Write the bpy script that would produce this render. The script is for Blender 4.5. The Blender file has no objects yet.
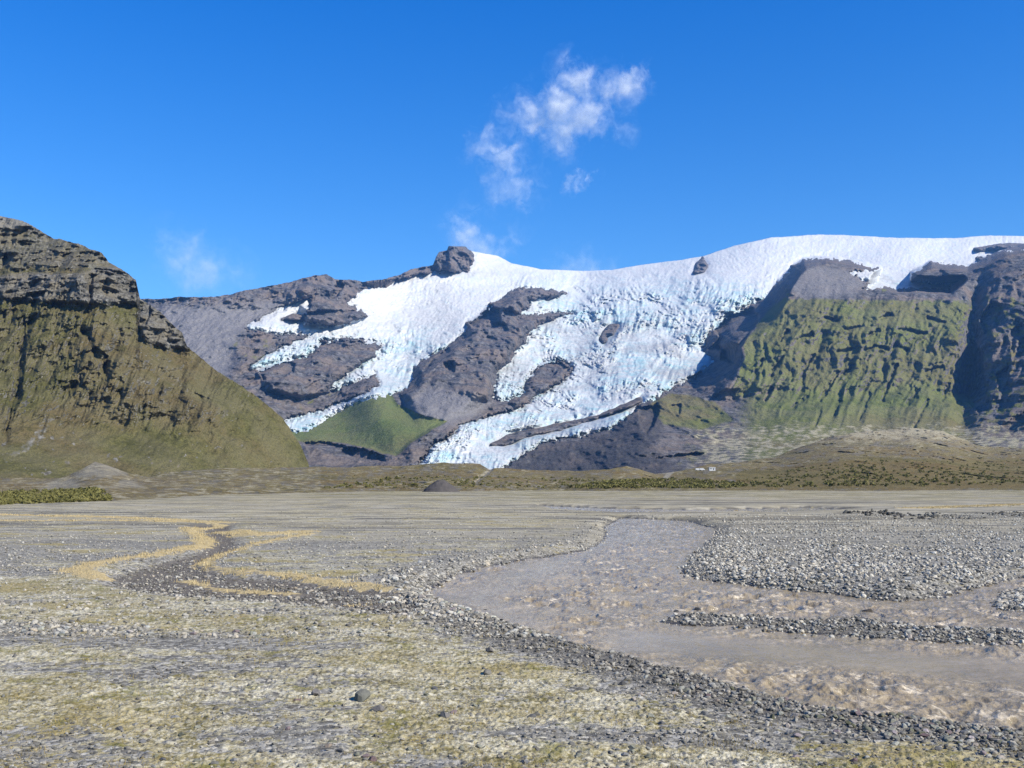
import bpy, math
import numpy as np
from mathutils import Vector

SC = bpy.context.scene
COL = SC.collection
rng = np.random.default_rng(7)
F, CX, HY, H = 1000.0, 512.0, 482.0, 4.5      # focal length in px, principal column, horizon row, eye height (m)

# ------------------------------------------------------------------ helpers
def world(px, py, D):
    return np.stack([(px - CX) / F * D, D, H + (HY - py) / F * D], -1)

def gnd(px, py, z=0.35):                      # where a line of sight meets the plain
    px, py = np.asarray(px, float), np.asarray(py, float)
    Y = (H - z) * F / np.maximum(py - HY, 0.5)
    return (px - CX) / F * Y, Y

_perm = rng.permutation(256).astype(np.int32)
_perm = np.concatenate([_perm, _perm, _perm])
_g = rng.normal(size=(256, 3)); _g /= np.linalg.norm(_g, axis=1)[:, None]
_g = _g.astype(np.float32)

def perlin(x, y, z):
    x, y, z = np.broadcast_arrays(np.asarray(x, np.float32), np.asarray(y, np.float32), np.asarray(z, np.float32))
    xi, yi, zi = np.floor(x), np.floor(y), np.floor(z)
    xf, yf, zf = x - xi, y - yi, z - zi
    xi, yi, zi = xi.astype(np.int32) & 255, yi.astype(np.int32) & 255, zi.astype(np.int32) & 255
    u, v, w = (t * t * t * (t * (t * 6 - 15) + 10) for t in (xf, yf, zf))
    def gr(ix, iy, iz, dx, dy, dz):
        h = _perm[_perm[_perm[ix] + iy] + iz]
        g = _g[h]
        return g[..., 0] * dx + g[..., 1] * dy + g[..., 2] * dz
    a = gr(xi, yi, zi, xf, yf, zf); b = gr(xi + 1, yi, zi, xf - 1, yf, zf)
    c = gr(xi, yi + 1, zi, xf, yf - 1, zf); d = gr(xi + 1, yi + 1, zi, xf - 1, yf - 1, zf)
    e = gr(xi, yi, zi + 1, xf, yf, zf - 1); f = gr(xi + 1, yi, zi + 1, xf - 1, yf, zf - 1)
    g = gr(xi, yi + 1, zi + 1, xf, yf - 1, zf - 1); h = gr(xi + 1, yi + 1, zi + 1, xf - 1, yf - 1, zf - 1)
    ab = a + u * (b - a); cd = c + u * (d - c); ef = e + u * (f - e); gh = g + u * (h - g)
    p = ab + v * (cd - ab); q = ef + v * (gh - ef)
    return 1.6 * (p + w * (q - p))

def fbm(x, y, z, n=5, gain=.5, lac=2.03):
    s, a, t = 0, 1, 0
    for i in range(n):
        s = s + a * perlin(x * lac**i + 17.3 * i, y * lac**i + 5.1 * i, z * lac**i + 9.7 * i); t += a; a *= gain
    return s / t

def ridged(x, y, z, n=4, gain=.55, lac=2.1):
    s, a, t = 0, 1, 0
    for i in range(n):
        r = 1 - np.abs(perlin(x * lac**i + 3.3 * i, y * lac**i + 7.7 * i, z * lac**i + 1.9 * i)) * 1.6
        s = s + a * r; t += a; a *= gain
    return s / t

def ss(x, a, b):
    t = np.clip((x - a) / (b - a), 0, 1)
    return t * t * (3 - 2 * t)

def pdist(px, py, pts, closed=False):
    pts = np.asarray(pts, float)
    segs = list(zip(pts[:-1], pts[1:])) + ([(pts[-1], pts[0])] if closed else [])
    d = np.full(px.shape, 1e18)
    for (ax, ay), (bx, by) in segs:
        vx, vy = bx - ax, by - ay
        t = np.clip(((px - ax) * vx + (py - ay) * vy) / (vx * vx + vy * vy + 1e-12), 0, 1)
        d = np.minimum(d, (px - ax - t * vx)**2 + (py - ay - t * vy)**2)
    return np.sqrt(d)

def sdf(px, py, pts):                         # positive inside
    pts = np.asarray(pts, float)
    ins = np.zeros(px.shape, bool)
    for (ax, ay), (bx, by) in zip(pts, np.roll(pts, -1, 0)):
        if ay == by: continue
        c = ((ay > py) != (by > py)) & (px < (bx - ax) * (py - ay) / (by - ay) + ax)
        ins ^= c
    d = pdist(px, py, pts, True)
    return np.where(ins, d, -d)

def tps(ctrl):
    c = np.asarray(ctrl, float); P = c[:, :2] / 100.0; n = len(c)
    def U(r2): return np.where(r2 > 0, r2 * np.log(r2 + 1e-12), 0)
    K = U(((P[:, None] - P[None])**2).sum(-1)) + np.eye(n) * .02
    A = np.zeros((n + 3, n + 3)); A[:n, :n] = K; A[:n, n] = 1; A[:n, n + 1:] = P; A[n, :n] = 1; A[n + 1:, :n] = P.T
    w = np.linalg.solve(A, np.concatenate([c[:, 2], np.zeros(3)]))
    def f(px, py):
        x, y = px / 100.0, py / 100.0
        s = w[n] + w[n + 1] * x + w[n + 2] * y
        for i in range(n): s = s + w[i] * U((x - P[i, 0])**2 + (y - P[i, 1])**2)
        return s
    return f

def mesh_np(name, V, Fc, mat=None, attrs=None, smooth=True):
    """V (n,3); Fc (m,3 or 4) int"""
    me = bpy.data.meshes.new(name)
    V = np.ascontiguousarray(V, np.float32); Fc = np.ascontiguousarray(Fc, np.int32)
    k = Fc.shape[1]
    me.vertices.add(len(V)); me.vertices.foreach_set('co', V.ravel())
    me.loops.add(Fc.size); me.loops.foreach_set('vertex_index', Fc.ravel())
    me.polygons.add(len(Fc)); me.polygons.foreach_set('loop_start', np.arange(0, Fc.size, k, dtype=np.int32))
    me.polygons.foreach_set('use_smooth', np.full(len(Fc), smooth, bool))
    me.update(calc_edges=True)
    for an, av in (attrs or {}).items():
        av = np.asarray(av, np.float32)
        if av.ndim == 2:
            a = me.attributes.new(an, 'FLOAT_COLOR', 'POINT')
            a.data.foreach_set('color', np.concatenate([av, np.ones((len(av), 1), np.float32)], 1).ravel())
        else:
            a = me.attributes.new(an, 'FLOAT', 'POINT'); a.data.foreach_set('value', av.ravel())
    if mat: me.materials.append(mat)
    return me

def link(name, me, parent=None, **props):
    o = bpy.data.objects.new(name, me); COL.objects.link(o)
    if parent: o.parent = parent
    for k, v in props.items(): o[k] = v
    return o

def grid_faces(nr, nc):
    i = np.arange(nr * nc).reshape(nr, nc)
    return np.stack([i[:-1, :-1], i[:-1, 1:], i[1:, 1:], i[1:, :-1]], -1).reshape(-1, 4)

def grid_normals(P):
    dx = np.gradient(P, axis=1); dy = np.gradient(P, axis=0)
    n = np.cross(dx, dy); n /= np.linalg.norm(n, axis=-1, keepdims=True) + 1e-9
    return n

# ------------------------------------------------------------------ node helpers
class NT:
    def __init__(s, name):
        s.m = bpy.data.materials.new(name); s.m.use_nodes = True
        s.t = s.m.node_tree; s.n = s.t.nodes; s.l = s.t.links
        s.n.clear(); s.out = s.n.new('ShaderNodeOutputMaterial')
    def put(s, sock, v):
        if isinstance(v, bpy.types.NodeSocket): s.l.new(v, sock)
        elif isinstance(v, (tuple, list)) and len(v) == 3 and len(sock.default_value) == 4: sock.default_value = (*v, 1)
        else: sock.default_value = v
    def node(s, t, props={}, **ins):
        n = s.n.new(t)
        for k, v in props.items(): setattr(n, k, v)
        for k, v in ins.items():
            k = k.replace('_', ' ')
            s.put(n.inputs[int(k[1:])] if k[0] == 'i' and k[1:].isdigit() else n.inputs[k], v)
        return n
    def attr(s, a): return s.node('ShaderNodeAttribute', {'attribute_name': a}).outputs['Fac']
    def acol(s, a): return s.node('ShaderNodeAttribute', {'attribute_name': a}).outputs['Color']
    def pos(s, sc=(1, 1, 1)):
        p = s.n.new('ShaderNodeNewGeometry').outputs['Position']
        return s.node('ShaderNodeVectorMath', {'operation': 'MULTIPLY'}, i0=p, i1=sc).outputs[0]
    def noise(s, vec, scale, detail=5, rough=.55, dist=0):
        return s.node('ShaderNodeTexNoise', Vector=vec, Scale=scale, Detail=detail, Roughness=rough, Distortion=dist).outputs['Fac']
    def math(s, op, a, b=0.0): return s.node('ShaderNodeMath', {'operation': op}, i0=a, i1=b).outputs[0]
    def rng(s, v, a, b, c=0., d=1.):
        n = s.node('ShaderNodeMapRange', {'clamp': True}, Value=v); n.inputs[1].default_value = a; n.inputs[2].default_value = b
        n.inputs[3].default_value = c; n.inputs[4].default_value = d
        return n.outputs[0]
    def mix(s, f, a, b):
        n = s.n.new('ShaderNodeMix'); n.data_type = 'RGBA'
        s.put(n.inputs[0], f); s.put(n.inputs[6], a); s.put(n.inputs[7], b)
        return n.outputs[2]
    def ramp(s, f, stops):
        n = s.n.new('ShaderNodeValToRGB'); e = n.color_ramp.elements
        while len(e) < len(stops): e.new(.5)
        for el, (p, c) in zip(e, stops): el.position = p; el.color = (*c, 1)
        s.put(n.inputs[0], f); return n.outputs[0]
    def bump(s, h, dist, strength=1.0):
        return s.node('ShaderNodeBump', Height=h, Distance=dist, Strength=strength).outputs[0]
    def bsdf(s, col, rough=.9, spec=.2, normal=None, **kw):
        n = s.n.new('ShaderNodeBsdfPrincipled')
        s.put(n.inputs['Base Color'], col); s.put(n.inputs['Roughness'], rough); s.put(n.inputs['Specular IOR Level'], spec)
        if normal is not None: s.put(n.inputs['Normal'], normal)
        for k, v in kw.items(): s.put(n.inputs[k.replace('_', ' ')], v)
        s.l.new(n.outputs[0], s.out.inputs['Surface']); return n

def mat_plain(name, col, rough=.8):
    t = NT(name); p = t.pos()
    t.bsdf(t.mix(t.noise(p, 3.0), tuple(c * .8 for c in col), tuple(min(1, c * 1.1) for c in col)), rough); return t.m

# ------------------------------------------------------------------ light, world, camera
SUN_EL, SUN_AZ = 37.0, 124.0        # azimuth clockwise from the view direction (+Y): right and behind
sd = Vector((math.sin(math.radians(SUN_AZ)) * math.cos(math.radians(SUN_EL)),
             math.cos(math.radians(SUN_AZ)) * math.cos(math.radians(SUN_EL)), math.sin(math.radians(SUN_EL))))
sun = bpy.data.lights.new('sun', 'SUN'); sun.energy = 5.0; sun.angle = math.radians(.5); sun.color = (1, .94, .82)
so = bpy.data.objects.new('sun', sun); COL.objects.link(so)
so.rotation_euler = sd.to_track_quat('Z', 'Y').to_euler(); so.location = (300, -200, 400)

w = bpy.data.worlds.new('World'); SC.world = w; w.use_nodes = True
wn = w.node_tree; wn.nodes.clear()
sky = wn.nodes.new('ShaderNodeTexSky'); sky.sky_type = 'NISHITA'; sky.sun_disc = False
sky.sun_elevation = math.radians(SUN_EL); sky.sun_rotation = math.radians(SUN_AZ)
sky.air_density = 1.0; sky.dust_density = 0.0; sky.ozone_density = 3.0; sky.altitude = 600
hs = wn.nodes.new('ShaderNodeHueSaturation'); hs.inputs['Saturation'].default_value = 1.25; hs.inputs['Value'].default_value = 1.0
tint = wn.nodes.new('ShaderNodeVectorMath'); tint.operation = 'MULTIPLY'; 
dirn = wn.nodes.new('ShaderNodeTexCoord'); sep = wn.nodes.new('ShaderNodeSeparateXYZ'); wn.links.new(dirn.outputs['Generated'], sep.inputs[0])
lift = wn.nodes.new('ShaderNodeMapRange'); lift.inputs[1].default_value = .19; lift.inputs[2].default_value = .44; wn.links.new(sep.outputs['Z'], lift.inputs[0])
tone = wn.nodes.new('ShaderNodeMix'); tone.data_type = 'RGBA'; tone.inputs[6].default_value = (.62, .90, 1.10, 1); tone.inputs[7].default_value = (.015, .72, 1.24, 1)
wn.links.new(lift.outputs[0], tone.inputs[0]); wn.links.new(tone.outputs[2], tint.inputs[1]); hs.inputs['Hue'].default_value = .5
bg = wn.nodes.new('ShaderNodeBackground'); bg.inputs['Strength'].default_value = .088
wo = wn.nodes.new('ShaderNodeOutputWorld')
wn.links.new(sky.outputs[0], hs.inputs['Color']); wn.links.new(hs.outputs[0], tint.inputs[0]); wn.links.new(tint.outputs[0], bg.inputs[0]); wn.links.new(bg.outputs[0], wo.inputs[0])

cam = bpy.data.cameras.new('camera'); cam.sensor_width = 36; cam.lens = 36 * F / 1024
cam.shift_y = (HY - 384) / 1024; cam.clip_start = .5; cam.clip_end = 60000
co = bpy.data.objects.new('camera', cam); COL.objects.link(co); co.location = (0, 0, H); co.rotation_euler = (math.pi / 2, 0, 0)
SC.camera = co
SC.view_settings.view_transform = 'Standard'; SC.view_settings.look = 'None'; SC.view_settings.gamma = 1
SC.view_settings.exposure = 0.86
SC.cycles.use_denoising = True; SC.cycles.denoiser = 'OPENIMAGEDENOISE'; SC.cycles.denoising_input_passes = 'RGB_ALBEDO_NORMAL'; SC.cycles.denoising_prefilter = 'NONE'; SC.cycles.use_adaptive_sampling = False; SC.cycles.volume_bounces = 2; SC.cycles.max_bounces = 6; SC.cycles.diffuse_bounces = 3

# ------------------------------------------------------------------ materials
def mountain_material(name, rock_lo, rock_hi, rock_warm, grass_a, grass_b, unit):
    """masks on the mesh: grass, scree, pale (lichen and light gravel); unit = metres of the coarse grain"""
    t = NT(name); p = t.pos()
    n1 = t.noise(p, 1 / unit, 8, .62); n2 = t.noise(p, 1 / (unit * 6), 5); n3 = t.noise(p, 3.1 / unit, 6, .7)
    strata = t.noise(t.pos((.12, .12, 1.6)), 1 / unit, 6, .6, .4)
    rock = t.mix(t.rng(n1, .40, .60), rock_lo, rock_hi)
    rock = t.mix(t.rng(strata, .45, .65, 0, .55), rock, tuple(c * .55 for c in rock_lo))
    rock = t.mix(t.math('MULTIPLY', t.rng(n2, .44, .60, 0, .9), t.rng(n3, .35, .6, .4, 1)), rock, rock_warm)
    rock = t.mix(t.math('MULTIPLY', t.attr('basalt'), .8), rock, tuple(c * .9 for c in rock_lo))
    big = t.noise(p, 1 / (unit * 17), 4, .6)
    grass = t.mix(t.rng(n3, .38, .62), grass_a, grass_b)
    grass = t.mix(t.rng(big, .46, .58, 0, .8), grass, tuple((a * .6 + b * .4) * k for a, b, k in zip(rock_warm, grass_b, (.85, .72, .62))))
    grass = t.mix(t.rng(big, .46, .36, 0, .6), grass, tuple(c * .62 for c in grass_a))
    grass = t.mix(t.rng(n1, .48, .62, 0, .55), grass, tuple(c * .55 for c in grass_a))
    grass = t.mix(t.rng(n2, .4, .62, 0, .6), grass, tuple((a + b) * .5 for a, b in zip(grass_b, rock_warm)))
    grass = t.mix(t.rng(t.noise(p, 5.5 / unit, 4, .7), .5, .62, 0, .75), grass, tuple(c * .45 for c in grass_a))
    grass = t.mix(t.math('MULTIPLY', t.attr('lush'), t.rng(n3, .3, .6, .5, 1)), grass, (.105, .150, .045))
    scree = t.mix(t.rng(n3, .35, .65), tuple(c * .75 for c in rock_hi), tuple(c * 1.3 for c in rock_hi))
    c = t.mix(t.attr('scree'), rock, scree)
    g = t.math('ADD', t.attr('grass'), t.math('MULTIPLY', t.math('SUBTRACT', n3, .5), 1.1))
    c = t.mix(t.rng(g, .38, .62), c, grass)
    pl = t.math('ADD', t.attr('pale'), t.math('MULTIPLY', t.math('SUBTRACT', n1, .5), 1.6))
    c = t.mix(t.rng(pl, .45, .7, 0, .85), c, (.30, .27, .19))
    h = t.math('ADD', t.math('MULTIPLY', n1, 1.0), t.math('MULTIPLY', n3, .5))
    t.bsdf(c, .95, .1, t.bump(h, unit * .5, .9)); return t.m

M_left = mountain_material('left mountain turf and basalt', (.055, .053, .048), (.19, .182, .16), (.14, .122, .085), (.062, .063, .021), (.125, .113, .042), 7)
M_back = mountain_material('massif rock and turf', (.044, .043, .046), (.148, .141, .142), (.155, .122, .100), (.092, .104, .025), (.162, .164, .046), 26)
M_hill = mountain_material('moraine turf and gravel', (.08, .073, .055), (.22, .20, .155), (.14, .11, .06), (.10, .085, .030), (.21, .17, .07), 7)

def glacier_material():
    t = NT('glacier ice and firn'); p = t.pos()
    n1 = t.noise(p, 1 / 60., 7, .65); n2 = t.noise(p, 1 / 22., 5, .65); n3 = t.noise(t.pos((1, .35, 1.4)), 1 / 260., 5, .6, .6)
    firn = (.45, .455, .455); ice = (.25, .40, .43)
    c = t.mix(t.math('MULTIPLY', t.attr('ice'), t.rng(n1, .38, .66)), firn, ice)
    dirt = t.math('MULTIPLY', t.rng(t.math('ADD', t.math('MULTIPLY', n3, .6), t.math('MULTIPLY', n2, .5)), .50, .64, 0, .8), t.attr('dirt'))
    c = t.mix(dirt, c, (.27, .27, .27))
    t.bsdf(c, .55, .3, t.bump(t.math('ADD', n2, n1), 9, .6)); return t.m
M_ice = glacier_material()

# ------------------------------------------------------------------ relief layers
def strata(Z, period, warp):
    q = Z / period + warp
    f = q - np.floor(q)
    return np.where(f < .72, f / .72, (1 - f) / .28)      # slow rise, sharp drop back = ledge and cliff

def interp(px, pts):
    pts = np.asarray(pts, float); return np.interp(px, pts[:, 0], pts[:, 1])

def back_rows(P, ridge_step, n=7, drop=.55):
    rows = []
    r = P[-1]; u = r[:, :1] / r[:, 1:2]
    for k in range(1, n + 1):
        dY = ridge_step * k**1.5
        rows.append(np.stack([u[:, 0] * (r[:, 1] + dY), r[:, 1] + dY, r[:, 2] - drop * dY * (1 - .5 / k)], -1))
    return np.stack(rows)

# ---- the far massif
RIDGE = [(-100, 300), (156, 299), (180, 297), (215, 297), (248, 290), (290, 282), (313, 276), (326, 274), (335, 279), (352, 280), (365, 282),
         (378, 280), (397, 275), (417, 268), (433, 265), (436, 257), (439, 252), (447, 250.5), (448.5, 246), (466, 246.5), (468, 249), (472, 251), (498, 256), (511, 263), (540, 269),
         (582, 271), (611, 270), (647, 264), (680, 260), (702, 256.5), (735, 245.5), (771, 237.5), (818, 234.5), (844, 235), (899, 238), (953, 238), (990, 235.5), (1024, 236), (1200, 240)]
SNOW = [(349, 303), (378, 284), (397, 281), (427, 273.5), (440, 271), (470, 273), (473, 259), (470, 245), (500, 240), (700, 230), (800, 215), (1250, 215), (1250, 236), (1100, 240),
        (1024, 249), (997, 253), (975, 259), (982, 262), (968, 267), (931, 264), (913, 275), (913, 282), (950, 284), (950, 289), (899, 289), (862, 289), (869, 284), (851, 273), (880, 269),
        (851, 262), (826, 258), (804, 261), (793, 267), (778, 282), (769, 295), (753, 305), (727, 315), (713, 329), (702, 347), (716, 362), (693, 378), (673, 388), (654, 399), (638, 407),
        (621, 422), (608, 430), (576, 438), (543, 443), (524, 455), (506, 467), (500, 480), (405, 480), (419.5, 463), (432.5, 443), (445.6, 438), (458.6, 425), (491, 415.5), (520, 407),
        (537, 396), (563, 380), (572.5, 367), (556, 360), (543, 362), (530, 376.5), (524, 393), (507, 402.5), (493, 401), (494, 386), (498, 370), (511, 360), (515.6, 350), (524, 344),
        (530, 331), (543, 323), (572.5, 313), (550, 313), (530, 316), (517, 315), (527, 308), (530, 300), (553, 298), (566, 293.5), (540, 289), (511, 290), (498, 300), (485, 308),
        (468, 324), (465, 334), (449, 344), (433, 355), (415, 367), (410, 383), (401, 391), (378, 395), (355, 400), (332, 414), (306, 427), (288, 430), (284, 424), (332, 409), (356, 398),
        (365, 396), (381, 383), (375, 373), (362, 378), (342, 385), (331, 390), (345, 377), (375, 358), (378, 354), (384, 342), (345, 337), (319, 339), (313, 347), (306, 355), (280, 358),
        (252, 368), (264, 358), (287, 347), (313, 339), (309, 334), (300, 331), (280, 333), (261, 329), (249, 328), (280, 311), (308, 300), (306, 308), (301, 318), (303, 324), (329, 328),
        (352, 325), (369, 318), (371, 315)]
ISLANDS_AND_SHADE = [[(491, 445), (507, 436), (546, 426.5), (575, 421), (578, 424), (560, 429), (540, 433), (520, 439), (505, 445)],
           [(604, 331), (610, 324), (618, 325), (612, 335), (604, 342), (601, 338)],
           [(694, 272), (697, 264), (703, 258), (706, 264), (703, 271)],  # shaded notch in the ice, its shade put in as bare dark rock
           [(281, 319), (293, 315), (303, 317), (302, 320), (290, 320)],
           [(975, 250), (1000, 246), (1040, 245), (1040, 248), (1000, 249)]]
L4 = [(700, 440), (690, 400), (704, 372), (716, 358), (706, 347), (713, 329), (727, 316), (753, 306), (769, 295), (778, 282), (793, 267), (804, 260), (826, 257), (850, 262), (880, 268),
      (872, 284), (899, 289), (950, 290), (962, 280), (913, 281), (913, 274), (931, 263), (968, 267), (982, 261), (1001, 253), (1024, 248), (1250, 225), (1250, 520), (700, 520)]
N1 = [(398, 392), (413, 378), (415, 367), (433, 355), (449, 344), (465, 334), (468, 324), (485, 308), (498, 300), (511, 290), (540, 289), (566, 293), (552, 299), (530, 303), (520, 318), (560, 314), (540, 324),
      (524, 344), (512, 360), (498, 372), (492, 400), (470, 416), (440, 432), (420, 440)]
N1B = [(507, 402), (524, 393), (530, 376), (543, 362), (556, 360), (572, 367), (563, 380), (537, 396), (515, 408)]
HILLG = [(285, 434), (305, 428), (332, 413), (358, 398), (391, 393), (397, 404), (420, 414), (448, 422), (422, 436), (396, 456), (362, 446), (332, 442), (303, 443)]
HAT = [(434, 270), (436, 254), (444, 247), (449, 240), (468, 240), (472, 258), (470, 270), (452, 272)]
BUTT = [(318, 345), (345, 338), (383, 343), (375, 358), (340, 378), (330, 392), (300, 400), (270, 392), (255, 372), (281, 360), (306, 357)]
BUTT2 = [(300, 305), (330, 302), (369, 316), (350, 325), (328, 328), (304, 324)]

cB = [(-100, 300, 6000), (160, 299, 5600), (250, 290, 5800), (326, 274, 6100), (397, 275, 7000), (455, 246, 7800), (500, 256, 8300), (582, 271, 9000), (650, 264, 9000), (712, 253, 9000), (771, 237, 9200),
      (844, 235, 9500), (953, 238, 9600), (1024, 235, 9700), (1200, 240, 9700),
      (200, 360, 4700), (250, 330, 5250), (300, 312, 5700), (230, 400, 4100), (280, 402, 4150), (100, 420, 4000), (-100, 420, 4000),
      (420, 330, 6200), (400, 372, 5200), (340, 410, 4250), (300, 426, 3900), (375, 398, 3950), (375, 450, 3250), (310, 442, 3350), (440, 430, 3350), (300, 485, 2700), (100, 485, 2700),
      (540, 297, 7200), (480, 330, 6000), (440, 372, 4900), (420, 402, 4050), (620, 300, 7400), (560, 330, 6450), (650, 350, 5700), (580, 400, 4400), (500, 440, 3400), (450, 462, 3000), (450, 490, 2500),
      (640, 430, 3300), (600, 462, 2900), (700, 485, 2200), (715, 300, 7000), (700, 345, 5900), (690, 385, 4700), (800, 300, 7300), (880, 280, 7700), (900, 255, 8700), (800, 420, 3500), (950, 420, 3500), (1150, 420, 3400), (900, 490, 2100), (1150, 490, 2100), (950, 300, 7000), (1100, 300, 7000)]
cF = [(700, 400, 4150), (716, 345, 4900), (735, 400, 4000), (735, 340, 4800), (769, 297, 5500), (804, 262, 6100), (826, 260, 6300), (880, 270, 6300), (790, 330, 4800), (790, 400, 4000), (850, 310, 5000), (850, 360, 4500),
      (850, 420, 3700), (899, 290, 5700), (950, 290, 5700), (920, 340, 4700), (920, 400, 3950), (931, 264, 6800), (968, 267, 6400), (968, 330, 4750), (965, 390, 4200), (1000, 256, 6000), (1024, 250, 6000), (1010, 300, 5000),
      (1005, 340, 4350), (1020, 400, 3600), (1020, 440, 3000), (1150, 240, 6000), (1150, 400, 3500), (800, 450, 3000), (940, 440, 3050), (720, 450, 2950), (720, 490, 2200), (900, 490, 2100), (1150, 490, 2100)]

SHADE_CLEFTS = [([(256, 368), (262, 360), (280, 360), (296, 363), (293, 373), (280, 381), (264, 381)], 12), ([(314, 343), (345, 340), (378, 342), (383, 346), (375, 351), (345, 352), (316, 350)], 9),  # cliff and ravine shadows sunk as recesses, depth sized to fill with shade
          ([(303, 443), (319, 440), (339, 445), (362, 448), (384, 455), (386, 461), (350, 459), (313, 462)], 12), ([(303, 312), (332, 309), (358, 311), (345, 316), (306, 316)], 6),
          ([(470, 324), (482, 309), (490, 305), (499, 309), (501, 321), (507, 326), (488, 329), (472, 329)], 22), ([(444, 362), (454, 360), (455, 373), (446, 375)], 10),
          ([(415, 380), (429, 360), (449, 346), (450, 352), (434, 361), (421, 377)], 9), ([(530, 376), (543, 362), (556, 361), (572, 367), (566, 372), (558, 370), (553, 378)], 13), ([(519, 338), (530, 331), (529, 337), (522, 342)], 8),
          ([(639, 407), (657, 404), (659, 412), (655, 425), (647, 433), (639, 429)], 16), ([(667, 406), (681, 404), (680, 415), (670, 412)], 10), ([(654, 459), (680, 454), (705, 453), (703, 456), (673, 463)], 9),
          ([(712, 322), (727, 312), (752, 308), (760, 318), (744, 343), (733, 364), (721, 360), (722, 350), (708, 350), (717, 338)], 34),
          ([(959, 375), (964, 357), (972, 340), (982, 350), (987, 385), (991, 410), (979, 414), (967, 400)], 30), ([(980, 318), (992, 300), (1003, 305), (1000, 325), (985, 335)], 16), ([(1010, 330), (1022, 322), (1028, 350), (1012, 362)], 14),
          ([(996, 372), (1008, 365), (1012, 390), (1000, 400)], 13), ([(1000, 425), (1030, 408), (1034, 420), (1010, 436)], 12), ([(913, 276), (931, 266), (940, 268), (950, 276), (925, 282)], 9), ([(1012, 280), (1030, 270), (1034, 288), (1018, 298)], 12),
          ([(442, 252), (447, 249), (449, 262), (440, 268), (437, 262)], 8), ([(336, 281), (345, 284), (338, 296), (330, 300)], 7)]
SHADE_GROOVES = [[(824, 317), (837, 320)], [(802, 380), (807, 365), (814, 355)], [(844, 375), (852, 365)], [(820, 400), (828, 388), (837, 372)], [(869, 335), (879, 330)], [(792, 408), (802, 400)], [(859, 420), (864, 408), (869, 395)], [(882, 400), (890, 382), (897, 365)],  # slanted dark strokes, cut as grooves so they fall in shade
        [(907, 405), (919, 390)], [(772, 370), (782, 357)], [(927, 372), (942, 367)], [(866, 350), (874, 346), (888, 349)], [(838, 352), (851, 349)], [(780, 340), (788, 330)], [(900, 330), (925, 333)], [(896, 345), (908, 350)], [(846, 330), (858, 327)],
        [(765, 400), (772, 388)], [(835, 415), (841, 402)], [(913, 430), (921, 412), (928, 400)], [(800, 338), (812, 334)], [(928, 318), (944, 322)], [(880, 318), (892, 314)], [(942, 400), (949, 385)], [(756, 372), (762, 360)], [(815, 425), (820, 410)]]
def carve(D, qx, qy, items, grooves=(), k=1.0, rw=2.2, rd=9):
    for pts, w in items: D = D + k * w * D / 1000. * ss(sdf(qx, qy, pts), -.6, 1.6)
    for pts in grooves: D = D + k * rd * D / 1000. * ss(rw - pdist(qx, qy, pts), -.4, 1.4)
    return D
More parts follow.
